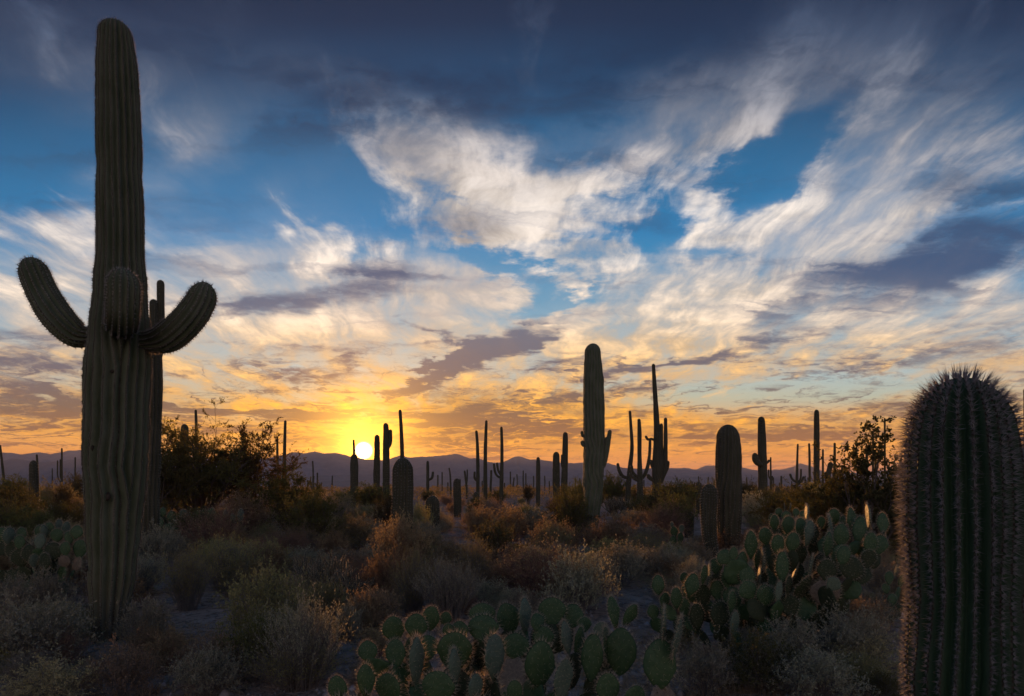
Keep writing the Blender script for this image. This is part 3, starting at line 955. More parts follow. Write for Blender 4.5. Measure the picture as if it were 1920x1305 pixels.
    S('three-stemmed little saguaro left of the giant, its middle stem tallest', 105, [(116, 840, 3.4), (116, 860, 3.8), (116, 912, 4.2)],
      arms=[[(116, 905, 3), (111, 901, 3), (108, 890, 3), (108, 863, 3)], [(116, 900, 2.6), (113, 893, 2.6), (113, 861, 2.6)]])
    S('tiny saguaro stick left of the three-stemmed little saguaro', 150, [(98, 878, 2.4), (98, 912, 2.6)])
    S('small saguaro stick close to the left flank of the giant', 118, [(141, 857, 3), (141, 880, 3.2), (141, 912, 3.4)])
    S('reddish round-headed cactus cut off by the left edge among the scrub', 27, [(-1, 931, 16), (0, 945, 19), (0, 985, 18)], name='young_saguaro')
    # between sun and centre
    S('round ribbed young saguaro among dry brush right of the sunset', 22, [(811, 929, 22), (811, 942, 26), (811, 970, 27), (811, 1000, 25)], name='young_saguaro')
    S('knee-high blunt column saguaro right of the round ribbed young one', 38, [(857, 897, 12), (857, 910, 15), (858, 945, 15), (858, 965, 14)], name='young_saguaro')
    S('little egg-shaped saguaro in the brush below the trio of poles', 42, [(893, 922, 9), (893, 932, 12), (893, 958, 11)], name='young_saguaro')
    S('small saguaro wrapped in a twiggy shrub right of the fat dome-topped one', 70, [(802, 864, 5), (802, 880, 5.6), (802, 912, 6)], arms=[[(803, 900, 5), (810, 896, 5), (812, 884, 5)]])
    S('kinked thin saguaro on the plain left of the trio of poles', 95, [(842, 877, 3), (844, 890, 3), (845, 912, 3.6)])
    S('tiny upright saguaro stick left of the kinked thin one', 140, [(829, 885, 2.4), (829, 912, 2.4)])
    S('shortest saguaro stick between the twiggy shrub and the kinked one', 140, [(821, 890, 3), (821, 912, 3)])
    S('small V-shaped pair of saguaro stems left of the trio of poles', 90, [(871, 882, 4), (873, 898, 4), (875, 915, 4)], arms=[[(875, 908, 3), (876, 896, 3), (876, 880, 2.6)]])
    S('leftmost pole of the three tall saguaros left of centre', 66, [(893, 807, 5), (895, 830, 6), (896, 870, 7), (896, 912, 7)], arms=[[(895, 902, 5), (890, 896, 4.6), (890, 884, 4.4)]])
    S('middle and tallest pole of the three saguaros left of centre', 62, [(912, 788, 5), (911, 815, 6), (910, 850, 7), (910, 920, 8)])
    S('right pole of the three saguaros left of centre with two lifted arms', 60, [(940, 800, 5), (941, 830, 6), (941, 870, 7), (940, 920, 8)],
      arms=[[(939, 896, 5), (932, 892, 4.6), (928, 884, 4.6), (926, 869, 4.4)], [(939, 890, 5), (935, 884, 4.6), (933, 877, 4.4), (932, 867, 4)]])
    S('small saguaro stem between the middle and right tall poles', 80, [(921, 881, 4), (921, 895, 4), (920, 912, 4.4)])
    S('thin short saguaro on the plain right of the three tall poles', 150, [(957, 884, 2.6), (957, 912, 2.8)])
    S('slanting tiny saguaro on the plain right of the three tall poles', 150, [(964, 895, 2.6), (962, 912, 2.8)])
    S('taller of two hairline saguaros on the plain left of the stubby one', 150, [(981, 882, 2.4), (981, 912, 2.6)])
    S('shorter of two hairline saguaros on the plain left of the stubby one', 150, [(986, 887, 2.4), (986, 912, 2.6)])
    S('stubby dark saguaro post in open scrub left of the tall columnar one', 56, [(1009, 857, 6.5), (1009, 875, 8), (1009, 912, 8.6)])
    S('blunt saguaro of the pair left of the tall columnar one', 46, [(1043, 847, 11), (1043, 862, 13), (1043, 900, 14)])
    S('taller narrow saguaro of the pair left of the tall columnar one', 42, [(1060, 810, 9), (1060, 830, 10.6), (1059, 880, 12), (1058, 920, 12)], arms=[[(1058, 880, 5), (1054, 872, 5), (1054, 852, 4.6)]])
    # right half, far
    S('low dark saguaro between the tall columnar one and the furry pup', 40, [(1310, 903, 10), (1310, 915, 12), (1310, 940, 12)], name='young_saguaro')
    S('ball-shaped young saguaro in the brush in front of the furry pup', 23, [(1292, 959, 18), (1292, 970, 21), (1292, 990, 19)], name='young_saguaro')
    S('thin saguaro with a bent side stem right of the fist-armed saguaro', 84, [(1445, 857, 3), (1445, 880, 3.6), (1445, 912, 4)], arms=[[(1445, 900, 3), (1441, 892, 3), (1441, 880, 3)], [(1446, 905, 3.4), (1448, 898, 3.4), (1448, 892, 3.4)]])
    S('tiny saguaro peg right of the bent-stem saguaro', 120, [(1465, 892, 4), (1465, 912, 4)])
    S('dark barrel-like young saguaro in scrub right of the fist-armed saguaro', 46, [(1458, 912, 9), (1458, 925, 10.5), (1458, 945, 10)], name='young_saguaro')
    S('small round dark saguaro above the glowing prickly pear tips', 34, [(1485, 926, 11), (1485, 938, 14), (1485, 960, 13)], name='young_saguaro')
    S('thin saguaro with spread low arms left of the leafy tree', 68, [(1496, 832, 4), (1495, 860, 4.6), (1494, 912, 6)],
      arms=[[(1494, 904, 5), (1488, 901, 4.6), (1484, 896, 4.4), (1481, 888, 4)], [(1496, 905, 4.4), (1501, 897, 4), (1502, 879, 3.6)], [(1497, 908, 5), (1503, 903, 5), (1507, 893, 4.6)]])
    S('bare saguaro pole just left of the thick dark saguaro', 64, [(1517, 831, 4), (1518, 860, 4.6), (1518, 912, 5)])
    S('thick dark tall saguaro left of the leafy tree', 46, [(1531, 768, 9), (1531, 785, 11), (1531, 850, 12.4), (1531, 920, 12)], arms=[[(1534, 862, 3), (1540, 860, 3), (1541, 856, 3)]])
    S('short slim saguaro right behind the thick dark saguaro', 80, [(1543, 842, 3.8), (1543, 870, 4.4), (1543, 912, 4.4)])
    S('stubby tilted saguaro between two slim poles near the leafy tree', 56, [(1558, 866, 9), (1556, 876, 10), (1552, 900, 10)])
    S('slim pole saguaro left of the bare-branched shrub', 68, [(1565, 830, 4.6), (1565, 855, 5), (1564, 912, 5.6)])
    S('small saguaro behind the bare-branched shrub by the leafy tree', 80, [(1579, 873, 4.4), (1579, 890, 5), (1579, 912, 5)])
    S('thin tall saguaro rising through the middle of the leafy tree', 70, [(1659, 784, 3.8), (1659, 820, 4.2), (1659, 912, 4.6)])
    S('shorter thin saguaro inside the left side of the leafy tree', 70, [(1637, 812, 3.8), (1637, 850, 4.4), (1637, 912, 4.6)], arms=[[(1637, 890, 4), (1641, 880, 4), (1641, 852, 3.6)]])
    S('leftmost dark saguaro hidden in the leafy tree', 62, [(1625, 834, 5), (1625, 860, 5.6), (1625, 912, 6)])
    S('saguaro post showing beside the right shoulder of the bristly young saguaro', 58, [(1901, 775, 6), (1902, 800, 7), (1903, 912, 8)])
    S('dark saguaro stem on the very right edge of the picture', 50, [(1922, 729, 7), (1923, 780, 8), (1924, 912, 9)])
    S('thick saguaro trunk cut by the right edge beside the bristly young saguaro', 40, [(1921, 838, 13), (1922, 860, 15), (1922, 912, 15)])
    # hairline ones all along the plain
    r2 = np.random.default_rng(77)
    ORD = ('first', 'second', 'third', 'fourth', 'fifth', 'sixth', 'seventh', 'eighth', 'ninth')
    for zone, n, where in (((556, 640), 9, 'between the two bare poles and the sun'), ((825, 1005), 9, 'between the kinked thin one and the stubby post'), ((1015, 1035), 2, 'right of the stubby post'),
                           ((1065, 1090), 2, 'just left of the tall columnar saguaro'), ((1150, 1340), 8, 'between the columnar and stout saguaros'), ((1395, 1425), 2, 'between the stout and fist-armed saguaros'),
                           ((1435, 1530), 8, 'between the fist-armed and thick dark saguaros'), ((20, 150), 5, 'left of the giant saguaro')):
        for i, px in enumerate(np.sort(r2.uniform(zone[0], zone[1], n))):
            Y = r2.uniform(130, 260)
            top = HZ - r2.uniform(6, 24)
            saguaro(f'hairline far saguaro {where}, {ORD[i]} from the left', Y, [(px, top, 2.2), (px + r2.uniform(-1, 1), 905, 2.5), (px, 912, 2.6)], group='hairline saguaros along the plain')


build_saguaros()


# ------------------------------------------------------------------ prickly pears
def pad_geo(seed, dense=True):
    """one pad of unit height standing on its narrow foot, face towards -y; returns body and spines"""
    r2 = np.random.default_rng(seed)
    nth, nrg = 30, 7
    th = np.linspace(0, 2 * np.pi, nth, endpoint=False)
    egg = 0.20 * r2.uniform(-0.2, 1.0)
    hw = r2.uniform(0.33, 0.45)
    ph_ = r2.uniform(0, 6.28, 4)
    wob = 1 + 0.03 * np.sin(2 * th + ph_[0]) + 0.03 * np.sin(3 * th + ph_[1]) + 0.018 * np.sin(5 * th + ph_[2])
    xo = hw * np.sin(th) * (1 + egg * 0.5 * -np.cos(th) * -1) * (1 + 0.022 * r2.normal(size=nth)) * wob
    zo = 0.5 - 0.5 * np.cos(th)
    narrow = (0.42 + 0.58 * np.clip(zo / r2.uniform(0.38, 0.6), 0, 1) ** r2.uniform(0.6, 1.0)) * (1 - r2.uniform(0, 0.12) * zo ** 3)
    xo = xo * narrow
    bend = r2.uniform(-0.05, 0.05)
    thick = r2.uniform(0.050, 0.065)
    rr = np.sin(np.linspace(0, np.pi / 2, nrg + 1))[1:]
    V, tone = [], []
    cx, cz = 0.0, 0.52
    for side in (-1, 1):
        V.append([[cx, side * thick, cz]])
        for r_ in rr[:-1]:
            t_ = thick * (1 - r_ ** 3.2) ** 0.6
            x = cx + (xo - cx) * r_
            z = cz + (zo - cz) * r_
            V.append(np.stack([x, np.full(nth, side * t_), z], -1))
    V.append(np.stack([xo, np.zeros(nth), zo], -1))
    V = np.concatenate([np.asarray(v, dtype=float).reshape(-1, 3) for v in V])
    V[:, 1] += bend * np.sin(V[:, 2] * 3) + 0.020 * np.sin(V[:, 0] * 9 + seed) * V[:, 2] + 0.006 * np.sin(V[:, 2] * 23 + V[:, 0] * 11)
    half = 1 + nth * (nrg - 1)
    rim = 2 * half
    T, Q = [], []
    ar = np.arange(nth)
    for sidx in (0, 1):
        b0 = sidx * half
        ring = [b0 + 1 + k * nth for k in range(nrg - 1)] + [rim]
        tri = np.stack([np.full(nth, b0), ring[0] + ar, ring[0] + np.roll(ar, -1)], -1)
        T.append(tri if sidx == 1 else tri[:, ::-1])
        for k in range(nrg - 1):
            q = np.stack([ring[k] + ar, ring[k + 1] + ar, ring[k + 1] + np.roll(ar, -1), ring[k] + np.roll(ar, -1)], -1)
            Q.append(q if sidx == 1 else q[:, ::-1])
    T, Q = np.concatenate(T), np.concatenate(Q)
    # areoles: a diagonal net of dark bumps on both faces and along the rim
    B, D = [], []
    AV, AT = [], []
    def edge_x(z):
        zz = np.clip(z, 0, 1)
        o = np.argsort(zo[:nth // 2])
        return np.interp(zz, zo[:nth // 2][o], np.abs(xo[:nth // 2])[o])
    rows = 8
    for side in (-1, 1):
        for i in range(rows):
            z = 0.10 + 0.80 * i / (rows - 1)
            hx = edge_x(z) * 0.88
            n = max(1, int(hx * 2 / 0.14))
            for j in range(n):
                x = (-hx + (j + 0.5 + (i % 2) * 0.0) * 2 * hx / n) + r2.normal() * 0.008
                rr_ = min(0.98, math.hypot(x / max(edge_x(z), 1e-3), (z - cz) / 0.5 * 0.6))
                t_ = thick * (1 - rr_ ** 3.2) ** 0.6
                B.append([x, side * t_ + bend * math.sin(z * 3) + 0.012 * math.sin(x * 9 + seed) * z, z + r2.normal() * 0.008])
                D.append([x * 0.5, side * 1.0, (z - 0.5) * 0.6])
    for a in np.linspace(0.55, 2 * np.pi - 0.55, 26):
        x = np.interp(a, th, xo)
        z = 0.5 - 0.5 * math.cos(a)
        B.append([x, bend * math.sin(z * 3), z])
        D.append([math.sin(a) * 1.0, 0.0, -math.cos(a)])
    B, D = np.array(B), unit(np.array(D))
    nb = len(B)
    r_a = 0.011
    n1 = unit(np.cross(D, r2.normal(size=D.shape)))
    n2 = np.cross(D, n1)
    hexa = [B + (math.cos(k * np.pi / 2.5) * n1 + math.sin(k * np.pi / 2.5) * n2) * r_a - D * 0.004 for k in range(5)]
    AVv = np.stack(hexa + [B + D * 0.008], 1).reshape(-1, 3)
    ii = np.arange(nb)[:, None] * 6
    ATt = np.concatenate([ii + np.array([[k, (k + 1) % 5, 5]]) for k in range(5)], 0)
    nv = len(V)
    body_V = np.concatenate([V, AVv])
    tone = np.concatenate([np.zeros(nv), np.ones(len(AVv))])
    body_T = np.concatenate([T, ATt + nv])
    me = mesh('pad', body_V, body_T, Q, True, tone)
    # spines
    rimw = np.concatenate([np.full(nb - 26, 2), np.full(26, 10)])
    bi = np.repeat(np.arange(nb), rimw)
    dd = D[bi] + r2.normal(size=(len(bi), 3)) * 0.55
    ll = np.where(bi < nb - 26, r2.uniform(0.04, 0.14, len(bi)), r2.uniform(0.06, 0.20, len(bi)))
    sv, st_ = spikes(B[bi], dd, ll, np.where(bi < nb - 26, 0.0034, 0.0056), seed)
    sm = mesh('spines', sv, st_, None, False)
    return me, sm


PADS = [pad_geo(100 + i) for i in range(10)]
for b_, s_ in PADS:
    s_.materials.append(M['pad_spine'])


def euler_from(up, yaw_n):
    """matrix whose z is up and whose -y faces yaw_n"""
    z = Vector(up).normalized()
    y = -Vector(yaw_n)
    y = (y - z * y.dot(z)).normalized()
    x = y.cross(z)
    return Matrix((x, y, z)).transposed()


PAD_CACHE = {}


def put_pad(root, org, foot, up, nrm, H, wr, matk, r2, spines=True):
    """foot: world point of the pad's foot; wr: width ratio against the normal pad"""
    i = int(r2.integers(len(PADS)))
    key = (i, matk)
    if key not in PAD_CACHE:
        me = PADS[i][0].copy()
        me.materials.append(M[matk])
        PAD_CACHE[key] = me
    o = obj('pad', PAD_CACHE[key], None, root)
    m = euler_from(up, nrm)
    o.matrix_basis = Matrix.Translation(Vector(foot) - Vector(org)) @ m.to_4x4() @ Matrix.Diagonal((H * wr, H * r2.uniform(0.85, 1.15), H, 1))
    if spines:
        s = obj('spines', PADS[i][1], None, o, kind='stuff')
    return o


def prickly_pear(label, Y0, base_px, pads, seed, support=True, spines=True, dark_low=0.35, hmin=0.16):
    """pads: (px, py centre, w px, h px, lean deg (clockwise), yaw deg (0 faces the camera, 90 edge on), metres behind(+)/before(-) Y0, kind)"""
    r2 = np.random.default_rng(seed)
    bx = (base_px - 960) / F * Y0
    org = np.array([bx, Y0, float(gz(bx, Y0))])
    root = tag(empty('prickly_pear', org), label, 'cactus')
    tops = []                      # (centre, upper part) of pads placed so far, for joining
    todo = []
    for p in pads:
        px, py, w, h, lean, yaw, dY = p[:7]
        kind = p[7] if len(p) > 7 else 'pad'
        Y = Y0 + dY
        k = Y / F
        H = h * k
        up = np.array([math.sin(R(lean)), r2.uniform(-0.12, 0.12), math.cos(R(lean))])
        up /= np.linalg.norm(up)
        nrm = np.array([math.sin(R(yaw)), -math.cos(R(yaw)), r2.uniform(-0.08, 0.08)])
        Wd = max(w * k / max(abs(math.cos(R(yaw))), 0.22), 0.4 * H) if abs(yaw) < 60 else H * 0.72
        c = W(px, py, Y)
        foot = c - up * H * 0.5
        put_pad(root, org, foot, up, nrm, H, Wd / (H * 0.76), kind, r2, spines)
        tops.append(c + up * H * 0.3)
        tops.append(c)
        todo.append(foot)
    # older pads below carry the ones in view down to the ground
    if support:
        n = 0
        todo.sort(key=lambda f: -f[2])
        tops_a = list(tops)
        while todo and n < 150:
            f = todo.pop(0)
            if f[2] - float(gz(f[0], f[1])) < 0.07:
                continue
            near = [t for t in tops_a if t[2] < f[2] + 0.05 and np.linalg.norm(t - f) < 0.11]
            if near:
                continue
            H = float(np.clip(r2.uniform(0.20, 0.30), 0, f[2] - float(gz(f[0], f[1])) + 0.06))
            H = max(H, hmin)
            d = np.array([org[0] - f[0], org[1] - f[1], 0.0])
            dist = np.linalg.norm(d[:2])
            d = d / max(dist, 1e-3) * min(0.75, dist * 1.1)
            up = np.array([-d[0] + r2.normal() * 0.18, -d[1] + r2.normal() * 0.18, 1.0])
            up /= np.linalg.norm(up)
            a = r2.uniform(-1.2, 1.2)
            nrm = np.array([math.sin(a), -math.cos(a), 0.05])
            foot = f + up * 0.03 - up * H
            put_pad(root, org, foot, up, nrm, H, r2.uniform(0.9, 1.15), ('pad_dead' if r2.random() < 0.14 else 'pad_old_shaded') if r2.random() < 0.6 else 'pad', r2, spines and r2.random() < 0.5)
            tops_a += [foot + up * H * 0.8, foot + up * H * 0.5]
            todo.append(foot)
            todo.sort(key=lambda q: -q[2])
            n += 1
    return root


def build_pears():
    P, PL, OLD_SHADED = 'pad', 'pad_pale', 'pad_old_shaded'
    prickly_pear('dense prickly pear clump in the centre foreground with golden spine rims', 3.1, 900, [
        (633, 1292, 30, 52, -5, 10, -.35), (686, 1277, 40, 66, 0, 10, -.3), (728, 1292, 44, 62, 4, -20, -.2), (780, 1240, 27, 92, 0, 66, -.1, PL), (852, 1224, 62, 80, 2, 5, 0.0), (851, 1252, 28, 72, -3, 62, -.16, PL),
        (822, 1290, 62, 66, 0, -8, -.32), (925, 1233, 34, 88, -2, 58, -.05, PL), (890, 1290, 28, 54, 4, 50, -.2, PL), (965, 1296, 28, 44, 0, 0, -.25),
        (1012, 1246, 56, 92, 3, 8, -.1), (1056, 1278, 36, 86, 4, 48, -.25, PL), (1110, 1234, 46, 92, 4, -15, 0.0), (1164, 1222, 50, 92, 3, -22, .05), (1150, 1148, 23, 60, -8, 30, .06), (1181, 1153, 29, 46, 28, 15, .06),
        (1140, 1292, 50, 62, 0, 0, -.3), (1190, 1304, 40, 40, 5, 20, -.35), (1136, 1210, 26, 70, -6, 70, .1), (1062, 1196, 30, 66, -10, 60, .1, PL), (1085, 1205, 26, 60, 8, 40, .15)], 11)
    prickly_pear('row of rounded prickly pear pads behind the central foreground clump', 4.3, 860, [
        (738, 1180, 40, 50, -6, 8, 0), (780, 1175, 44, 50, 5, 0, -.1), (808, 1160, 38, 48, 8, -12, .05), (835, 1162, 22, 30, 10, 15, .1), (862, 1184, 32, 40, -8, 12, -.1), (840, 1182, 20, 26, 0, 20, -.15), (905, 1152, 44, 42, 4, 8, .1), (906, 1180, 58, 54, -4, -6, -.05),
        (953, 1160, 38, 60, -14, 20, .1), (983, 1155, 27, 68, -2, 60, 0, PL), (1035, 1148, 50, 56, 3, 5, .1), (1072, 1156, 38, 48, 20, -18, .15), (1008, 1168, 32, 38, -18, 40, -.1), (966, 1212, 46, 50, 2, 0, -.15), (1018, 1196, 40, 44, 0, 10, -.1), (1096, 1172, 26, 30, 10, 30, -.05), (1126, 1182, 26, 32, 20, 40, -.1, PL),
        (690, 1222, 32, 42, -8, 0, -.2), (742, 1226, 44, 56, 0, -10, -.2), (800, 1216, 40, 50, 0, 25, -.2)], 12)
    prickly_pear('single broad dark prickly pear pad carrying two thin pale pads', 2.9, 1236, [
        (1237, 1246, 60, 96, 2, -6, 0), (1243, 1170, 12, 66, 2, 74, .02, PL), (1269, 1196, 24, 86, 9, 64, -.03, PL)], 13)
    prickly_pear('sprawling large prickly pear with upright backlit pads in front of the stout saguaro', 6.6, 1480, [
        (1234, 1097, 24, 38, -2, 8, 0), (1246, 1125, 22, 28, 10, 20, 0), (1225, 1148, 24, 28, -10, 0, .1), (1268, 1122, 21, 42, -4, 18, -.1), (1297, 1097, 27, 44, 14, -15, 0), (1284, 1086, 19, 26, -6, 30, .3), (1303, 1086, 16, 30, 10, 50, .3), (1319, 1078, 15, 38, 6, 30, 0), (1329, 1078, 7, 42, 4, 78, .1, PL),
        (1342, 1062, 24, 30, -8, 10, .4), (1359, 1045, 28, 30, -38, 10, -.1), (1375, 1039, 18, 28, 8, 0, -.1), (1408, 1022, 27, 54, -2, 8, .1), (1391, 1052, 26, 36, 10, 10, .1), (1401, 1080, 30, 40, -4, 0, -.1), (1402, 1108, 34, 38, -26, 10, -.3), (1420, 1048, 18, 40, 6, 40, .2), (1431, 1052, 12, 44, -4, 72, .1, PL), (1423, 1080, 12, 34, 8, 80, .0, PL),
        (1367, 1086, 32, 40, 0, 10, 0), (1307, 1157, 32, 52, -6, 0, -.1, OLD_SHADED), (1350, 1152, 36, 48, 8, 0, -.2, OLD_SHADED), (1377, 1170, 21, 48, 5, 35, -.4, PL), (1371, 1130, 20, 44, 2, 40, -.3), (1440, 1118, 32, 38, 14, 10, -.3), (1318, 1118, 30, 44, 4, 20, .1, OLD_SHADED), (1345, 1108, 28, 40, -8, -20, .1), (1284, 1140, 26, 38, -8, 10, 0),
        (1458, 1022, 25, 40, -4, 6, .0), (1486, 1017, 25, 38, 8, -8, .0), (1467, 1064, 30, 60, 0, 4, -.2), (1435, 1006, 24, 34, -10, 10, .5), (1452, 980, 20, 30, -4, 20, .8), (1478, 985, 24, 34, 8, 5, .8), (1502, 992, 24, 42, -6, 15, .2), (1515, 1000, 24, 50, 12, 35, .1, PL), (1512, 963, 7, 34, 2, 82, .5, PL),
        (1540, 980, 16, 24, -4, 10, .5), (1556, 987, 19, 44, -8, 55, .2, PL), (1563, 970, 24, 32, 4, 4, .5), (1579, 982, 16, 30, 4, 30, .4), (1577, 1004, 31, 44, 0, 4, .0), (1597, 976, 24, 50, -4, 20, .2), (1611, 994, 28, 52, 12, -8, .1), (1627, 970, 10, 50, -6, 72, .3, PL), (1655, 982, 25, 42, 2, 6, .2), (1632, 1020, 32, 44, 4, 10, -.1), (1649, 1022, 26, 38, 18, -20, .0),
        (1552, 1021, 22, 50, 2, 28, -.1), (1581, 1042, 26, 38, 10, -10, -.2), (1612, 1026, 26, 34, -6, 10, .2), (1550, 1070, 40, 42, 4, 4, -.2, OLD_SHADED), (1596, 1066, 46, 44, 14, 0, -.2, OLD_SHADED), (1628, 1049, 30, 38, 12, 10, -.1, OLD_SHADED), (1562, 1096, 30, 28, 40, 10, -.4, PL), (1520, 1062, 16, 46, 8, 62, -.2, PL), (1460, 1110, 20, 40, 8, 30, -.4, PL), (1434, 1116, 28, 40, -4, 0, -.3),
        (1490, 1072, 12, 34, 22, 76, .0, PL), (1500, 1040, 26, 46, 0, 15, .2, OLD_SHADED), (1528, 1030, 26, 40, 4, 10, .4, OLD_SHADED), (1478, 1100, 24, 42, 10, 50, -.2, OLD_SHADED), (1520, 1105, 34, 42, -6, 0, -.1, OLD_SHADED)], 14)
    prickly_pear('small prickly pear with dangling pads between the large one and the bristly saguaro', 8.2, 1664, [
        (1667, 1084, 18, 26, 6, 8, 0), (1661, 1104, 18, 20, -14, 0, 0), (1680, 1072, 8, 24, 12, 76, .1, PL), (1672, 1125, 18, 24, 6, 10, -.1), (1690, 1090, 18, 26, 10, 20, .1)], 15)
    prickly_pear('dark prickly pear patch at the left edge beside the giant saguaro', 10.2, 70, [
        (5, 1004, 24, 30, -4, 5, 0), (17, 1006, 10, 34, 2, 72, -.1, PL), (40, 1002, 20, 26, 4, 5, .1), (37, 1018, 17, 28, 0, 20, -.1), (75, 1016, 18, 30, 4, 30, -.1, PL), (83, 998, 9, 28, -4, 74, 0, PL), (92, 994, 19, 30, 4, 8, .1), (75, 998, 16, 26, -8, 10, .2), (110, 986, 7, 24, 0, 80, .2, PL), (124, 990, 8, 24, 6, 72, .1, PL), (144, 998, 24, 26, 8, 5, 0), (107, 1004, 16, 26, 0, 30, 0), (130, 1008, 20, 24, -6, 20, 0),
        (20, 1030, 22, 30, 4, 10, -.1, OLD_SHADED), (55, 1038, 24, 34, -4, 10, -.1, OLD_SHADED), (100, 1034, 28, 34, 6, 5, -.1, OLD_SHADED), (122, 1030, 24, 28, 6, 0, -.1), (64, 1052, 12, 26, 4, 60, -.2, PL), (150, 1030, 22, 36, 8, 20, 0), (-8, 1030, 24, 34, 0, 10, 0), (84, 1054, 24, 34, 0, 0, -.2, OLD_SHADED)], 16)
    prickly_pear('hedge-like prickly pear under the bushy tree, right of the giant saguaro', 17.5, 335, [
        (275, 975, 8, 26, -4, 70, 0, PL), (290, 966, 15, 22, -4, 10, 0), (305, 962, 13, 20, 4, 0, .1), (322, 970, 16, 24, 6, 10, .1), (300, 982, 18, 22, 0, 0, -.1), (345, 966, 10, 22, -4, 50, 0, PL), (352, 970, 8, 20, 10, 66, 0, PL), (360, 978, 18, 24, 0, 5, 0), (372, 968, 14, 22, 4, 10, .1), (384, 966, 13, 22, -2, 5, .1), (396, 965, 14, 24, 8, 15, .1), (335, 986, 20, 22, 4, 0, -.1), (318, 992, 20, 22, -4, 8, -.1),
        (380, 988, 20, 24, 4, 0, -.1), (400, 984, 18, 22, 10, 10, 0), (423, 968, 5, 22, 2, 80, .2, PL), (437, 972, 6, 18, -4, 78, .2, PL), (451, 966, 6, 24, 4, 74, .3, PL), (284, 990, 18, 22, -8, 6, 0)], 17)
    prickly_pear('knee-high prickly pear with two ears in front of the ball-shaped saguaro', 17.0, 1268, [
        (1264, 998, 14, 22, -6, 5, 0), (1278, 992, 11, 17, 8, 20, 0, PL), (1262, 1014, 15, 18, -4, 0, -.1), (1260, 984, 8, 12, -8, 40, 0, PL)], 18)
    prickly_pear('low prickly pear beyond the large one, its tips glowing in the sun', 12.5, 1478, [
        (1471, 951, 8, 14, -2, 70, 0, PL), (1482, 951, 6, 14, 4, 76, 0, PL), (1460, 962, 14, 18, -6, 10, 0), (1474, 968, 16, 20, 4, 0, -.1), (1492, 962, 14, 18, 8, 15, 0), (1505, 966, 14, 18, 8, 10, .1), (1448, 972, 14, 18, -10, 10, 0)], 19)


build_pears()


# ------------------------------------------------------------------ shrubs and trees
def grow(P, Rr, n, t, ang, ln, rr, up=0.0, curl=0.15, S=5, seed=0, taper=0.35):
    """side shoots: n per parent line, leaving it between the fractions t at the angles ang"""
    r2 = np.random.default_rng(seed)
    N, Sp, _ = P.shape
    tt = r2.uniform(t[0], t[1], (N, n))
    f = tt * (Sp - 1)
    i = np.minimum(f.astype(int), Sp - 2)
    w = (f - i)[..., None]
    ii = np.arange(N)[:, None]
    st = P[ii, i] * (1 - w) + P[ii, i + 1] * w
    tan = unit(P[ii, i + 1] - P[ii, i])
    r0 = (Rr[ii, i] * (1 - w[..., 0]) + Rr[ii, i + 1] * w[..., 0])
    perp = unit(np.cross(tan, r2.normal(size=tan.shape)))
    a = r2.uniform(ang[0], ang[1], (N, n))[..., None]
    d = unit(tan * np.cos(a) + perp * np.sin(a) + np.array([0, 0, up]))
    L = r2.uniform(ln[0], ln[1], (N, n))
    st, d, L, r0 = st.reshape(-1, 3), d.reshape(-1, 3), L.ravel(), r0.ravel()
    K = len(st)
    u = np.linspace(0, 1, S)[None, :, None]
    bend = r2.normal(size=(K, 1, 3)) * curl
    wig = np.cumsum(r2.normal(size=(K, S, 3)) * curl * 0.35, axis=1)
    wig -= wig[:, :1]
    Pn = st[:, None] + L[:, None, None] * (d[:, None] * u + bend * u ** 2 + wig * u + np.array([0, 0, up * 0.5]) * u ** 2)
    Rn = np.minimum(r0 * rr, r0)[:, None] * (1 - (1 - taper) * np.linspace(0, 1, S)[None])
    return Pn, Rn


def dome_stems(r2, n, h, rad, upright, r0, S=6, z0=0.0, base=0.10):
    th = r2.uniform(0, 2 * np.pi, n)
    q = r2.uniform(0, 1, n) ** 0.6
    spread = q * rad * r2.uniform(0.8, 1.1, n)
    top = h * np.sqrt(np.maximum(1 - (q * (1 - upright * 0.6)) ** 2, 0.05)) * r2.uniform(0.7, 1.05, n)
    end = np.stack([np.cos(th) * spread, np.sin(th) * spread, top], -1)
    st = np.stack([np.cos(th) * rad * base * q, np.sin(th) * rad * base * q, np.full(n, -0.03 + z0)], -1)
    u = np.linspace(0, 1, S)[None, :, None]
    mid = (st + end) / 2 + np.stack([-np.cos(th) * spread * 0.12, -np.sin(th) * spread * 0.12, top * 0.10], -1)
    P = (1 - u) ** 2 * st[:, None] + 2 * u * (1 - u) * mid[:, None] + u ** 2 * end[:, None]
    P = P + np.cumsum(r2.normal(size=P.shape) * 0.012 * rad, axis=1)
    Rr = np.full((n, 1), r0) * np.linspace(1, 0.4, S)[None]
    return P, Rr


def leaf_on(levels, n, L, wid, seed, t=(0.1, 1.0), out=0.6, up=0.3):
    r2 = np.random.default_rng(seed)
    Cs, Ds = [], []
    tot = sum(len(p) for p, _ in levels)
    for P, _ in levels:
        k = max(1, int(n * len(P) / tot))
        i = r2.integers(0, len(P), k)
        f = r2.uniform(t[0], t[1], k) * (P.shape[1] - 1)
        j = np.minimum(f.astype(int), P.shape[1] - 2)
        w = (f - j)[:, None]
        c = P[i, j] * (1 - w) + P[i, j + 1] * w
        tan = unit(P[i, j + 1] - P[i, j])
        Cs.append(c)
        Ds.append(tan * 0.6 + r2.normal(size=c.shape) * out + np.array([0, 0, up]))
    C, D = np.concatenate(Cs), np.concatenate(Ds)
    return leaves(C, D, r2.uniform(0.6, 1.3, len(C)) * L, wid, seed)


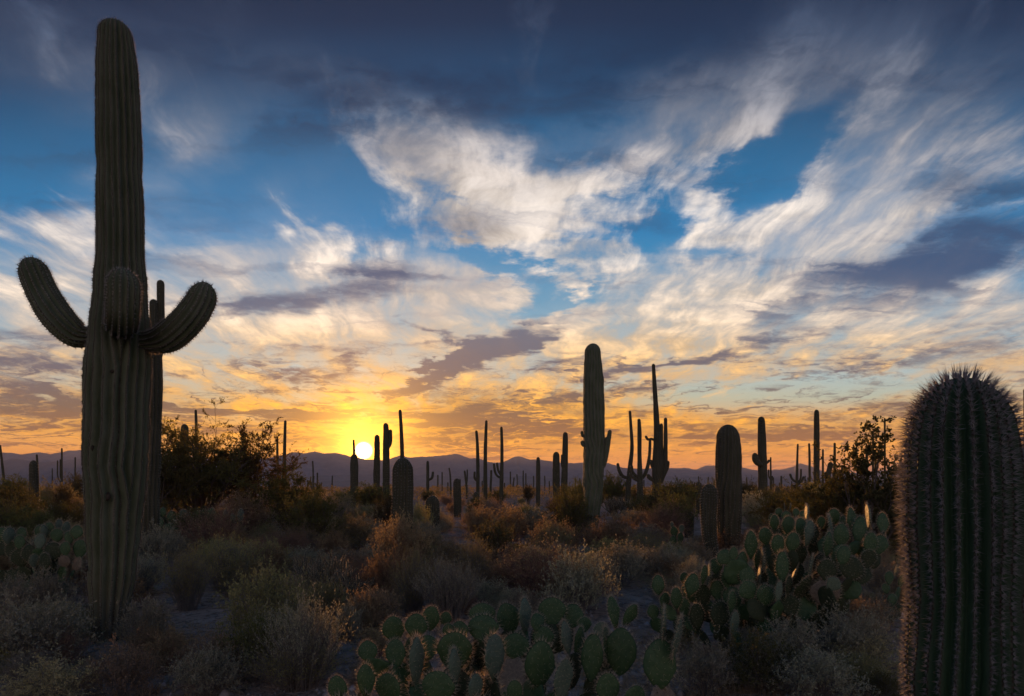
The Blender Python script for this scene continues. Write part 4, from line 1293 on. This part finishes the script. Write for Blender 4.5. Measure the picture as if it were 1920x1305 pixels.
def bush_proto(kind, seed):
    """returns (stem mesh, foliage mesh, width, height) of a shrub about one metre across"""
    r2 = np.random.default_rng(seed)
    if kind == 'bursage':          # low dense grey mound
        h, rad = 0.55, 0.52
        p = dome_stems(r2, 60, h * 0.86, rad * 0.82, 0.1, 0.004)
        s = grow(*p, 7, (0.35, 0.97), (0.3, 0.9), (0.10, 0.24), 0.7, 0.12, 0.2, 4, seed + 1)
        t = grow(*s, 4, (0.3, 1.0), (0.3, 1.0), (0.04, 0.11), 0.7, 0.15, 0.2, 3, seed + 2)
        lv = [(s[0], 0), (t[0], 0), (t[0], 0), (t[0], 0)]
        lf = leaf_on(lv, 11000, 0.021, 0.26, seed, out=0.7)
        stems = [p, s, t]
    elif kind == 'broom':          # upright fan of fine stems
        h, rad = 0.78, 0.52
        p = dome_stems(r2, 170, h * 0.9, rad * 0.85, 0.35, 0.0032, base=0.3)
        s = grow(*p, 6, (0.2, 0.98), (0.15, 0.5), (0.10, 0.26), 0.7, 0.2, 0.10, 4, seed + 1)
        t = grow(*s, 2, (0.3, 1.0), (0.2, 0.6), (0.04, 0.10), 0.7, 0.2, 0.15, 3, seed + 2)
        lf = leaf_on([(s[0], 0), (t[0], 0)], 11000, 0.021, 0.18, seed, out=0.45, up=0.5)
        stems = [p, s, t]
    elif kind == 'twiggy':         # bare, tangled, reddish
        h, rad = 0.7, 0.6
        p = dome_stems(r2, 46, h * 0.85, rad * 0.85, 0.3, 0.006)
        s = grow(*p, 6, (0.25, 0.97), (0.4, 1.1), (0.14, 0.32), 0.72, 0.08, 0.3, 5, seed + 1)
        t = grow(*s, 5, (0.2, 1.0), (0.4, 1.1), (0.06, 0.16), 0.7, 0.08, 0.3, 4, seed + 2)
        lf = leaf_on([(t[0], 0)], 3800, 0.017, 0.25, seed, out=0.7)
        stems = [p, s, t]
    elif kind == 'creosote':       # taller open green shrub
        h, rad = 1.0, 0.55
        p = dome_stems(r2, 34, h * 0.85, rad * 0.8, 0.35, 0.008)
        s = grow(*p, 7, (0.35, 0.98), (0.3, 0.9), (0.14, 0.34), 0.65, 0.18, 0.2, 5, seed + 1)
        t = grow(*s, 6, (0.25, 1.0), (0.3, 0.9), (0.06, 0.15), 0.65, 0.18, 0.2, 3, seed + 2)
        lf = leaf_on([(t[0], 0), (t[0], 0), (s[0], 0)], 13000, 0.024, 0.28, seed, out=0.7)
        stems = [p, s, t]
    parts = [tubes(a, b, 3, seed) for a, b in stems]
    V, Q, _ = join(parts)
    sm = mesh('stems', V, None, Q, True)
    fm = mesh('foliage', lf[0], None, lf[1], False)
    return sm, fm, rad * 2, h


PROTO = {k: [bush_proto(k, 1000 + 31 * i + 7 * j) for j in range(n)] for i, (k, n) in enumerate((('bursage', 4), ('broom', 3), ('twiggy', 3), ('creosote', 3)))}
LOOKS = {  # look: (shape, twig material, leaf material, object name)
    'grey': ('bursage', 'twig_grey', 'bursage', 'bursage_bush'),
    'olive': ('bursage', 'twig_grey', 'olive', 'brittlebush'),
    'broom': ('broom', 'twig_grey', 'olive', 'broom_bush'),
    'greybroom': ('broom', 'twig_grey', 'bursage', 'broom_bush'),
    'straw': ('broom', 'twig_grey', 'straw', 'dry_bush'),
    'straw_mound': ('bursage', 'twig_grey', 'straw', 'dry_bush'),
    'russet': ('bursage', 'twig_red', 'russet', 'russet_bush'),
    'red': ('twiggy', 'twig_red', 'russet', 'twiggy_bush'),
    'green': ('creosote', 'wood', 'green', 'creosote_bush'),
    'dark': ('creosote', 'wood', 'dark', 'creosote_bush'),
    'deep': ('bursage', 'twig_grey', 'green', 'brittlebush'),
}
BUSH_MESH = {}


def bush(look, x, y, wid, hgt, label, group=None, seed=0, cat='bush'):
    shape, tw, lf, nm = LOOKS[look]
    r2 = np.random.default_rng(seed)
    i = int(r2.integers(len(PROTO[shape])))
    sm, fm, w0, h0 = PROTO[shape][i]
    key = (shape, i, tw, lf)
    if key not in BUSH_MESH:
        a, b = sm.copy(), fm.copy()
        a.materials.append(M[tw])
        b.materials.append(M[lf])
        BUSH_MESH[key] = (a, b)
    a, b = BUSH_MESH[key]
    root = tag(empty(nm, (x, y, float(gz(x, y))), r2.uniform(0, 6.28)), label, cat, group)
    if shape == 'broom':
        wid *= 1.25
    root.scale = (wid / w0, wid / w0 * r2.uniform(0.9, 1.1), hgt / h0)
    obj('stems', a, None, root)
    obj('foliage', b, None, root)
    return root


def bush_px(look, px, base, w, h, label, seed, group=None):
    Y = CAM_H * F / (base - HZ)
    x = (px - 960) / F * Y
    return bush(look, x, Y, w * Y / F, h * Y / F, label, group, seed)


def build_tree(name, label, px, Y, seed, trunks, crown_h, crown_r, n_leaf, leaf_len, leaf_mat_, bark, levels, squash=1.0, lean=0.0, leaf_w=0.25, clump=False, skirt=None):
    r2 = np.random.default_rng(seed)
    x = (px - 960) / F * Y
    z = float(gz(x, Y))
    root = tag(empty(name, (x, Y, z)), label, 'tree')
    P, Rr = dome_stems(r2, trunks, crown_h * levels['reach'], crown_r * levels['reach'], levels.get('upright', 0.3), levels['r0'], 7)
    P[:, :, 0] += lean * P[:, :, 2]
    st = [(P, Rr)]
    for k, a in enumerate(levels['grow']):
        st.append(grow(st[-1][0], st[-1][1], seed=seed + k + 1, **a))
    V, Q, _ = join([tubes(a, b, 6 if i == 0 else 4 if i == 1 else 3, seed + i) for i, (a, b) in enumerate(st)])
    obj('trunk', mesh('trunk', V, None, Q, True), M[bark], root)
    lv = [(st[-1][0], 0), (st[-1][0], 0), (st[-2][0], 0)]
    lf = leaf_on(lv, n_leaf, leaf_len, leaf_w, seed, out=0.7)
    parts = [lf]
    if skirt:
        parts.append(skirt(r2))
    V, Q, _ = join(parts)
    obj('crown', mesh('crown', V, None, Q, False), M[leaf_mat_], root)
    return root


def cholla(label, px, base, h_px, seed, spread=0.9, joints=7, fuzzy=False):
    Y = CAM_H * F / (base - HZ)
    x = (px - 960) / F * Y
    z = float(gz(x, Y))
    hh = h_px * Y / F
    r2 = np.random.default_rng(seed)
    root = tag(empty('cholla', (x, Y, z)), label, 'cactus')
    r0 = 0.016 if not fuzzy else 0.03
    P, Rr = dome_stems(r2, joints, hh * 0.55, hh * spread * 0.45, 0.5, r0, 6)
    Rr[:] = r0
    st = [(P, Rr)]
    st.append(grow(P, Rr, 4, (0.5, 1.0), (0.4, 1.0), (hh * 0.22, hh * 0.38), 0.92, 0.35, 0.12, 5, seed + 1, taper=0.85))
    st.append(grow(st[-1][0], st[-1][1], 2, (0.5, 1.0), (0.4, 1.0), (hh * 0.12, hh * 0.24), 0.92, 0.4, 0.12, 4, seed + 2, taper=0.85))
    V, Q, _ = join([tubes(a, b, 6, seed + i) for i, (a, b) in enumerate(st)])
    body = obj('branches', mesh('branches', V, None, Q, True), M['cholla'], root)
    B, D = [], []
    for i, (a, b) in enumerate(st):
        n = int(len(a) * (170 if fuzzy else 110))
        ii = r2.integers(0, len(a), n)
        f = r2.uniform(0, 1, n) * (a.shape[1] - 1)
        j = np.minimum(f.astype(int), a.shape[1] - 2)
        w = (f - j)[:, None]
        c = a[ii, j] * (1 - w) + a[ii, j + 1] * w
        tan = unit(a[ii, j + 1] - a[ii, j])
        d = unit(np.cross(tan, r2.normal(size=c.shape)))
        B.append(c + d * b[ii, j][:, None] * 0.8)
        D.append(d + tan * 0.25 + r2.normal(size=c.shape) * 0.3)
    B, D = np.concatenate(B), np.concatenate(D)
    sv, sT = spikes(B, D, r2.uniform(0.6, 1.2, len(B)) * (0.028 if fuzzy else 0.022), 0.0010 if not fuzzy else 0.0022, seed, 2)
    obj('spines', mesh('spines', sv, sT, None, False), M['cholla_spine'], body, kind='stuff')
    return root


def build_plants():
    G = bush_px
    # ---- foreground and middle ground, left to right
    L = [
        ('grey', 78, 1165, 150, 92, 'blue-grey bush left of the giant saguaro, below the prickly pear patch'),
        ('grey', 60, 1262, 250, 130, 'wide grey-green bush filling the left edge below the blue-grey bush'),
        ('olive', 128, 1212, 120, 70, 'small olive bush touching the left foot of the giant saguaro'),
        ('straw_mound', 228, 1322, 150, 98, 'straw-coloured dry bush in front of the foot of the giant saguaro'),
        ('grey', 272, 1222, 120, 92, 'grey twiggy bush at the right foot of the giant saguaro'),
        ('straw_mound', 95, 1345, 210, 95, 'pinkish dry bush in the lower left corner'),
        ('broom', 352, 1144, 100, 112, 'olive broom-shaped bush standing alone by the dirt path'),
        ('broom', 425, 1112, 130, 100, 'spreading olive bush behind the lone broom-shaped bush'),
        ('olive', 495, 1222, 200, 140, 'big rounded olive bush right of the left dirt path'),
        ('grey', 392, 1318, 160, 88, 'low blue-grey bush at the bottom edge left of centre'),
        ('deep', 480, 1288, 150, 120, 'dark green bush in front of the big rounded olive bush'),
        ('greybroom', 572, 1306, 150, 165, 'tall dark-stemmed fan bush left of the foreground prickly pear'),
        ('olive', 545, 1262, 110, 100, 'small olive bush between the dark green bush and the fan bush'),
        ('grey', 300, 1068, 110, 80, 'grey bush right of the giant saguaro under the prickly pear hedge'),
        ('grey', 278, 1110, 70, 62, 'small grey bush close to the right flank of the giant saguaro'),
        ('red', 408, 1048, 170, 100, 'reddish twiggy bush catching warm light right of the pear hedge'),
        ('russet', 455, 1020, 140, 84, 'russet bush behind the reddish twiggy bush'),
        ('russet', 500, 1100, 110, 70, 'low russet bush behind the big rounded olive bush'),
        ('grey', 455, 1075, 90, 50, 'flat grey bush between the russet bushes'),
        ('straw_mound', 700, 1196, 130, 82, 'straw-grey bush beyond the left end of the foreground pear clump'),
        ('grey', 655, 1215, 70, 70, 'small grey bush below the staghorn cholla'),
        ('russet', 728, 1140, 120, 100, 'reddish-brown bush right of the staghorn cholla'),
        ('broom', 775, 1160, 84, 118, 'upright brown broom bush left of the pale fan-shaped bush'),
        ('greybroom', 842, 1172, 120, 116, 'pale fan-shaped bush with dark stems beyond the pear row'),
        ('olive', 806, 1058, 40, 40, 'tiny round bush standing on the bare dirt patch'),
        ('grey', 846, 1064, 54, 48, 'small grey bush at the edge of the bare dirt patch'),
        ('broom', 892, 1116, 74, 100, 'brown upright bush right of the bare dirt patch'),
        ('dark', 935, 1085, 120, 100, 'dark leafy bush left of the red dead branches'),
        ('red', 1015, 1135, 210, 120, 'tangle of red dead branches left of centre ground'),
        ('grey', 1085, 1165, 170, 118, 'large grey bush in the centre in front of the tall columnar saguaro'),
        ('grey', 1165, 1104, 130, 80, 'grey-green mound right of the foot of the tall columnar saguaro'),
        ('olive', 1036, 1050, 100, 62, 'yellowish mound touching the left foot of the tall columnar saguaro'),
        ('grey', 985, 1175, 120, 56, 'flat grey bush behind the foreground pear row'),
        ('grey', 1232, 1092, 110, 62, 'grey mound left of the sprawling large prickly pear'),
        ('straw_mound', 1205, 1080, 80, 50, 'tan mound between two grey mounds near the bare patch'),
        ('grey', 1212, 1034, 140, 46, 'blue-grey flat bush right of the tall columnar saguaro'),
        ('russet', 1160, 1020, 90, 54, 'russet bush just right of the tall columnar saguaro'),
        ('red', 1248, 1014, 120, 76, 'reddish twiggy bush left of the ball-shaped young saguaro'),
        ('grey', 1196, 984, 120, 28, 'blue-grey bush below the golden fuzzy cholla'),
        ('grey', 1300, 1120, 84, 64, 'grey bush directly behind the left arm of the large prickly pear'),
        ('olive', 1258, 1070, 90, 42, 'olive mound just left of the foot of the furry saguaro pup'),
        ('grey', 1415, 992, 90, 66, 'blue-grey bush between the stout saguaro and the fist-armed saguaro'),
        ('straw_mound', 1655, 1098, 70, 66, 'tan bush showing between the large pear and the bristly saguaro'),
        ('grey', 1600, 1262, 190, 110, 'dark blue-grey bush below the right side of the large prickly pear'),
        ('deep', 1420, 1300, 190, 100, 'green bush at the bottom edge below the large prickly pear'),
        ('grey', 1320, 1306, 160, 96, 'grey bush at the bottom edge right of the broad dark pad'),
        ('grey', 1535, 1322, 210, 88, 'wide low grey bush at the bottom edge right of the green bush'),
        ('deep', 1655, 1325, 90, 60, 'small green bush at the bottom next to the bristly saguaro'),
        ('olive', 1290, 1230, 70, 60, 'small olive bush behind the two thin pale pads'),
        ('grey', 1640, 1170, 90, 60, 'grey bush on the bare ground left of the bristly saguaro'),
        # left middle ground
        ('grey', 40, 1000, 110, 52, 'blue-grey bush behind the left-edge prickly pear patch'),
        ('green', 30, 965, 110, 68, 'olive-green creosote at the left edge under the mountains'),
        ('olive', 100, 972, 120, 66, 'brownish bush at the foot of the plump dark young saguaro'),
        ('dark', 122, 985, 44, 76, 'narrow dark maroon bush left of the giant saguaro'),
        ('dark', 145, 962, 60, 74, 'dark bush tucked against the left flank of the giant saguaro'),
        # middle ground right of the sun
        ('straw', 925, 985, 70, 54, 'golden-tipped bush below the trio of saguaro poles'),
        ('russet', 960, 1012, 120, 60, 'russet bush in the middle ground left of the tall columnar saguaro'),
        ('russet', 900, 1005, 100, 56, 'reddish bush right of the knee-high blunt saguaro'),
        ('grey', 1000, 1004, 110, 50, 'grey bush between russet bushes left of the tall columnar saguaro'),
        ('green', 1086, 985, 70, 84, 'yellow-green leafy bush touching the left side of the tall columnar saguaro'),
        ('dark', 1060, 975, 50, 70, 'dark bush behind the yellow-green leafy bush'),
        ('green', 1148, 968, 90, 80, 'dark green bush right behind the tall columnar saguaro'),
        ('green', 1265, 972, 110, 70, 'leafy bush right of the tallest thin saguaro'),
        ('dark', 1300, 962, 90, 62, 'dark bush behind the low dark saguaro'),
        ('green', 1340, 955, 60, 56, 'bushy top showing left of the stout armless saguaro'),
        ('green', 1402, 958, 70, 60, 'leafy green bush right behind the stout armless saguaro'),
        ('olive', 1240, 1000, 80, 40, 'olive mound in front of the tallest thin saguaro'),
        ('dark', 1500, 985, 100, 60, 'dark bush behind the glowing low prickly pear'),
        ('olive', 1546, 972, 130, 66, 'olive-brown bush under the thick dark tall saguaro'),
        ('dark', 1668, 1010, 80, 66, 'dark bush between the large pear and the bristly saguaro'),
        # under the sun
        ('russet', 560, 985, 110, 60, 'russet bush left below the sun'),
        ('straw', 620, 990, 90, 64, 'backlit straw bush directly below the sun glare'),
        ('green', 690, 972, 120, 66, 'leafy green bush straight under the setting sun'),
        ('olive', 650, 1040, 120, 66, 'olive bush in the middle ground below the sun'),
        ('straw', 745, 1050, 100, 70, 'straw bush in front of the fat dome-topped saguaro'),
        ('olive', 560, 1050, 110, 62, 'brown-olive bush left of the staghorn cholla'),
        ('grey', 800, 1022, 80, 44, 'grey bush at the foot of the round ribbed young saguaro'),
        ('dark', 728, 1010, 70, 84, 'dark leafy bush against the left side of the fat dome-topped saguaro'),
        ('olive', 786, 1016, 66, 70, 'olive bush against the right side of the fat dome-topped saguaro'),
        ('russet', 752, 1088, 130, 112, 'large russet bush in front of the fat dome-topped saguaro'),
        ('olive', 610, 1180, 120, 80, 'olive mound below the staghorn cholla'),
    ]
    for i, (look, px, base, w, h, lab) in enumerate(L):
        G(look, px, base, w, h, lab, 300 + i)
    # ---- scattered shrubs that fill the middle distance
    r2 = np.random.default_rng(99)
    looks = ['grey', 'olive', 'russet', 'green', 'straw_mound', 'red', 'dark', 'broom']
    wts = np.array([.24, .18, .15, .13, .08, .08, .08, .06])
    words = {'grey': 'grey-green bursage mound', 'olive': 'olive brittlebush mound', 'russet': 'russet dry bush', 'green': 'green creosote bush', 'straw_mound': 'pale straw bush', 'red': 'bare reddish twiggy bush', 'dark': 'dark leafy bush', 'broom': 'upright olive broom bush'}
    MARKS = [('the left picture edge', -20), ('the plump dark young saguaro', 64), ('the giant saguaro', 215), ('the bushy tree', 390), ('the pair of bare poles', 528), ('the slim lone saguaro', 587), ('the sun', 682),
             ('the fat dome-topped saguaro', 755), ('the round ribbed young saguaro', 811), ('the knee-high blunt saguaro', 857), ('the trio of poles', 915), ('the stubby dark post', 1009), ('the tall columnar saguaro', 1113), ('the candelabra saguaro', 1200),
             ('the furry saguaro pup', 1328), ('the fist-armed saguaro', 1429), ('the thick dark saguaro', 1531), ('the leafy tree', 1640), ('the bristly young saguaro', 1805), ('the right picture edge', 1940)]
    placed = []
    used = set()
    n = 0
    while n < 265:
        Y = 13.5 * (70 / 13.5) ** r2.random()
        px = r2.uniform(-60, 1980)
        py = HZ + CAM_H * F / Y
        if any(abs(px - a) < c and abs(py - b) < d for a, b, c, d in ((900, 1045, 95, 22), (1190, 1110, 70, 30), (330, 1110, 60, 70), (1358, 1000, 52, 44), (755, 1000, 22, 60), (1108, 1015, 24, 42), (1166, 1000, 34, 36))):
            continue
        x = (px - 960) / F * Y
        if any((x - a) ** 2 + (Y - b) ** 2 < c for a, b, c in placed):
            continue
        look = looks[r2.choice(len(looks), p=wts)]
        if 470 < px < 930 and r2.random() < 0.6:  # warmer bush colours here stand in for the glow below the sun
            look = ['russet', 'straw_mound', 'red'][r2.choice(3, p=[.5, .3, .2])]
        big = look in ('green', 'dark')
        w = r2.uniform(0.9, 1.7) * (1.25 if big else 1)
        h = (r2.uniform(0.5, 0.85) if not big else r2.uniform(1.0, 1.65)) * (1.15 if Y > 35 else 1)
        mk, mx = min(((a, b) for a, b in MARKS), key=lambda q: abs(q[1] - px))
        side = 'in line with' if abs(mx - px) < 14 else 'just left of' if mx - 45 < px < mx else 'just right of' if mx < px < mx + 45 else 'well left of' if px < mx else 'well right of'
        dist = 'near' if Y < 19 else 'middle' if Y < 30 else 'farther' if Y < 46 else 'farthest'
        lab = f'{words[look]} in the {dist} scrub, {side} {mk}'
        if lab in used:
            continue
        used.add(lab)
        bush(look, x, Y, w, h, lab, 'shrubs scattered through the middle distance', 5000 + n)
        placed.append((x, Y, (0.40 * w) ** 2 * 2))
        n += 1
    # ---- low undergrowth between the near plants
    n = 0
    bare = ((200, 1250, 75, 85), (340, 1150, 85, 75), (400, 1190, 70, 50), (900, 1045, 95, 22), (1185, 1115, 60, 38), (1680, 1240, 50, 90), (640, 1290, 40, 40), (1362, 1046, 44, 30), (1050, 1250, 330, 90), (1108, 1060, 34, 50))
    near_marks = [('the left picture edge', -20), ('the giant saguaro foot', 205), ('the lone broom-shaped bush', 352), ('the big rounded olive bush', 495), ('the staghorn chollas', 605), ('the pale fan-shaped bush', 842), ('the red dead branches', 1015), ('the tall columnar saguaro foot', 1108),
                  ('the sprawling large prickly pear', 1440), ('the bristly young saguaro', 1805)]
    tries = 0
    while n < 150 and tries < 8000:
        tries += 1
        Y = 5.2 * (19.0 / 5.2) ** r2.random()
        px = r2.uniform(-40, 1700)
        py = HZ + CAM_H * F / Y
        if any(abs(px - a) < c and abs(py - b) < d for a, b, c, d in bare):
            continue
        x = (px - 960) / F * Y
        if any((x - a) ** 2 + (Y - b) ** 2 < c for a, b, c in placed):
            continue
        look = ['grey', 'olive', 'russet', 'straw_mound', 'broom', 'greybroom', 'red'][r2.choice(7, p=[.28, .2, .16, .12, .1, .06, .08])]
        mk, mx = min(((a, b) for a, b in near_marks), key=lambda q: abs(q[1] - px))
        side = 'in line with' if abs(mx - px) < 18 else 'just left of' if mx - 60 < px < mx else 'just right of' if mx < px < mx + 60 else 'well left of' if px < mx else 'well right of'
        dist = 'foremost' if Y < 7 else 'nearer' if Y < 9 else 'rearward' if Y < 12 else 'hindmost'
        wd = dict(words, greybroom='grey fan-shaped bush')[look]
        w = r2.uniform(0.4, 0.9) * (1.35 if Y > 10 else 1.0)
        lab = f'small {wd}, {dist} undergrowth, {side} {mk}'
        if lab in used:
            continue
        used.add(lab)
        bush(look, x, Y, w, w * r2.uniform(0.38, 0.62), lab, 'low undergrowth between the near plants', 7000 + n)
        placed.append((x, Y, (0.45 * w) ** 2 * 2))
        n += 1
    # ---- the bushy tree right of the giant saguaro
    gl = [dict(n=5, t=(0.3, 0.98), ang=(0.3, 0.9), ln=(0.6, 1.4), rr=0.6, up=0.12, curl=0.25, S=6),
          dict(n=5, t=(0.25, 1.0), ang=(0.3, 0.9), ln=(0.3, 0.7), rr=0.6, up=0.1, curl=0.25, S=5),
          dict(n=5, t=(0.2, 1.0), ang=(0.3, 1.0), ln=(0.1, 0.3), rr=0.6, up=0.1, curl=0.2, S=4)]
    build_tree('palo_verde_tree', 'wide bushy tree with feathery crown right of the giant saguaro', 375, 26, 41, 28, 4.35, 2.9, 80000, 0.058, 'tree', 'wood', dict(reach=0.80, r0=0.055, upright=0.25, grow=gl), leaf_w=0.20)
    build_tree('palo_verde_tree', 'lower right half of the bushy tree mass, thin and see-through at its edge', 470, 27, 42, 14, 3.9, 2.0, 40000, 0.064, 'tree', 'wood', dict(reach=0.82, r0=0.045, upright=0.35, grow=gl), leaf_w=0.20)
    build_tree('palo_verde_tree', 'dark shrubby tree hugging the right flank of the giant saguaro', 300, 23, 43, 14, 3.2, 1.2, 40000, 0.062, 'tree', 'wood', dict(reach=0.80, r0=0.04, upright=0.4, grow=gl), leaf_w=0.22)
    build_tree('palo_verde_tree', 'low spreading shrub under the right edge of the bushy tree', 530, 24, 44, 14, 1.8, 1.9, 36000, 0.055, 'green', 'wood', dict(reach=0.78, r0=0.03, upright=0.2, grow=[dict(gl[0], ln=(0.4, 0.8)), dict(gl[1], ln=(0.2, 0.45)), gl[2]]), leaf_w=0.22)
    # ---- the leafy tree at the right
    g2 = [dict(n=5, t=(0.35, 0.98), ang=(0.25, 0.7), ln=(0.5, 1.0), rr=0.6, up=0.18, curl=0.2, S=6),
          dict(n=6, t=(0.3, 1.0), ang=(0.3, 0.9), ln=(0.18, 0.42), rr=0.6, up=0.1, curl=0.2, S=5),
          dict(n=4, t=(0.3, 1.0), ang=(0.3, 1.0), ln=(0.06, 0.16), rr=0.6, up=0.1, curl=0.2, S=4)]
    build_tree('creosote_tree', 'open leafy tree with separate twig clumps left of the bristly saguaro', 1630, 14.5, 51, 9, 3.4, 1.25, 13000, 0.058, 'dark', 'wood', dict(reach=0.80, r0=0.03, upright=0.15, grow=g2), leaf_w=0.34)
    g3 = [dict(a, ln=(a['ln'][0] * 0.8, a['ln'][1] * 0.8)) for a in gl]
    build_tree('creosote_tree', 'dense low olive shrub under the open leafy tree', 1610, 15.5, 52, 26, 1.75, 1.6, 42000, 0.042, 'green', 'wood', dict(reach=0.78, r0=0.02, upright=0.25, grow=g3), leaf_w=0.25)
    # bare-branched shrub
    r2 = np.random.default_rng(61)
    Y = 40.0
    x = (1592 - 960) / F * Y
    root = tag(empty('bare_shrub', (x, Y, float(gz(x, Y)))), 'leafless grey shrub with thin branches left of the leafy tree', 'shrub')
    p = dome_stems(r2, 16, 2.9, 0.8, 0.6, 0.018, 7)
    s = grow(*p, 5, (0.4, 0.98), (0.3, 0.8), (0.3, 0.7), 0.6, 0.2, 0.2, 5, 62)
    t = grow(*s, 4, (0.3, 1.0), (0.3, 0.8), (0.12, 0.3), 0.6, 0.2, 0.2, 4, 63)
    V, Q, _ = join([tubes(a, b, 4, 64) for a, b in (p, s, t)])
    obj('branches', mesh('branches', V, None, Q, True), M['wood'], root)
    # ---- chollas
    cholla('staghorn cholla with pale-edged forked branches left of centre', 578, 1128, 92, 71, 0.8, 6)
    cholla('dark red staghorn cholla right of the pale-edged one', 632, 1150, 106, 72, 1.1, 9)
    cholla('golden fuzzy cholla head, left one of the two behind the blue-grey bush', 1154, 974, 44, 73, 0.9, 8, fuzzy=True)
    cholla('golden fuzzy cholla head, right and brighter one of the two', 1177, 974, 46, 74, 1.1, 9, fuzzy=True)
    # ---- far scrub: one mass
    r2 = np.random.default_rng(123)
    parts = []
    for look in range(900):
        Y = 70 * (700 / 70) ** r2.random()
        x = r2.uniform(-0.80, 0.80) * Y
        h = r2.uniform(0.8, 1.9)
        w = r2.uniform(0.8, 1.8)
        k = 110
        th = r2.uniform(0, 2 * np.pi, k)
        q = np.sqrt(r2.random(k))
        zz = r2.random(k) ** 0.7
        prof = np.sqrt(np.clip(1.05 - zz ** 2, 0.05, 1))
        c = np.stack([x + np.cos(th) * q * w * prof, Y + np.sin(th) * q * w * prof, zz * h - 0.05], -1)
        parts.append((c, r2.normal(size=(k, 3)) + np.array([0, 0, 0.8]), r2.uniform(0.12, 0.34, k)))
    C = np.concatenate([p[0] for p in parts])
    D = np.concatenate([p[1] for p in parts])
    LL = np.concatenate([p[2] for p in parts])
    V, Q = leaves(C, D, LL, 0.24, 9)
    fs = obj('far_scrub', mesh('far_scrub', V, None, Q, False), M['olive'], kind='stuff')
    tag(fs, 'distant low scrub merging into one mass below the mountains', 'scrub')
    # ---- litter on the bare ground
    k = 16000
    Yl = 3.2 * (16 / 3.2) ** r2.random(k)
    xl = r2.uniform(-0.8, 0.8, k) * Yl
    B = np.stack([xl, Yl, gz(xl, Yl)], -1)
    keep = fbm(xl * 0.7, Yl * 0.7, 3) > -0.05
    B = B[keep]
    reps = 6
    Bt = np.repeat(B, reps, 0) + r2.normal(size=(len(B) * reps, 3)) * np.array([0.02, 0.02, 0.0])
    sv, sT = spikes(Bt, r2.normal(size=Bt.shape) * 0.9 + np.array([0, 0, 0.8]), r2.uniform(0.03, 0.15, len(Bt)), 0.0024, 4, 2)
    gr = obj('dry_grass', mesh('dry_grass', sv, sT, None, False), M['straw'], kind='stuff')
    tag(gr, 'sparse dry grass and twigs littering the bare soil', 'grass')
    k = 9000
    Yl = 3.5 * (20 / 3.5) ** r2.random(k)
    xl = r2.uniform(-0.8, 0.8, k) * Yl
    oct_ = np.array([[1, 0, 0], [0, 1, 0], [-1, 0, 0], [0, -1, 0], [0, 0, 1], [0, 0, -1]], dtype=float)
    tri = np.array([[0, 1, 4], [1, 2, 4], [2, 3, 4], [3, 0, 4], [1, 0, 5], [2, 1, 5], [3, 2, 5], [0, 3, 5]])
    size = r2.uniform(0.006, 0.022, (k, 1, 1)) * (0.6 + 2.2 * r2.random((k, 1, 1)) ** 5)
    V = np.stack([xl, Yl, gz(xl, Yl)], -1)[:, None] + oct_[None] * size * (1 + 0.35 * r2.normal(size=(k, 6, 3)))
    T = (np.arange(k)[:, None, None] * 6 + tri[None]).reshape(-1, 3)
    pb = obj('pebbles', mesh('pebbles', V, T, None, False), M['rock'], kind='stuff')
    tag(pb, 'small pebbles strewn over the bare soil', 'pebbles')
    # fallen twigs
    k = 1800
    Yl = 4.0 * (15 / 4.0) ** r2.random(k)
    xl = r2.uniform(-0.8, 0.8, k) * Yl
    a = r2.uniform(0, 6.28, k)
    ln = r2.uniform(0.06, 0.35, k)
    u = np.linspace(-0.5, 0.5, 4)
    P = np.stack([xl[:, None] + np.cos(a)[:, None] * ln[:, None] * u, Yl[:, None] + np.sin(a)[:, None] * ln[:, None] * u, np.zeros((k, 4))], -1)
    P[:, :, :2] += r2.normal(size=(k, 4, 2)) * 0.012
    P[:, :, 2] = gz(P[:, :, 0], P[:, :, 1]) + 0.006 + r2.random((k, 1)) * 0.02
    V, Q = tubes(P, np.full((k, 4), 0.004) * r2.uniform(0.5, 1.6, (k, 1)), 3, 8)
    tw = obj('fallen_twigs', mesh('fallen_twigs', V, None, Q, True), M['twig_grey'], kind='stuff')
    tag(tw, 'broken dry twigs lying scattered on the bare soil', 'twigs')
    # one pale rock by the small prickly pear
    V, Q = [], []
    nu, nv = 14, 9
    for j in range(nv + 1):
        for i in range(nu):
            a, b = i / nu * 2 * np.pi, j / nv * np.pi
            d = np.array([math.sin(b) * math.cos(a), math.sin(b) * math.sin(a), math.cos(b)])
            rr = 1 + 0.5 * float(fbm(d[0] * 1.4 + 5, d[1] * 1.4 + d[2] * 1.7, 3))
            V.append(d * rr * np.array([0.11, 0.08, 0.065]))
    idx = np.arange((nv + 1) * nu).reshape(nv + 1, nu)
    Q = np.stack([idx[:-1], np.roll(idx[:-1], -1, 1), np.roll(idx[1:], -1, 1), idx[1:]], -1).reshape(-1, 4)[:, ::-1]
    Y = CAM_H * F / (1158 - HZ)
    x = (1679 - 960) / F * Y
    rk = obj('rock', mesh('rock', np.array(V), None, Q, True), M['rock'], None, (x, Y, float(gz(x, Y)) + 0.03))
    tag(rk, 'pale rock on the bare ground left of the bristly young saguaro', 'rock')


build_plants()
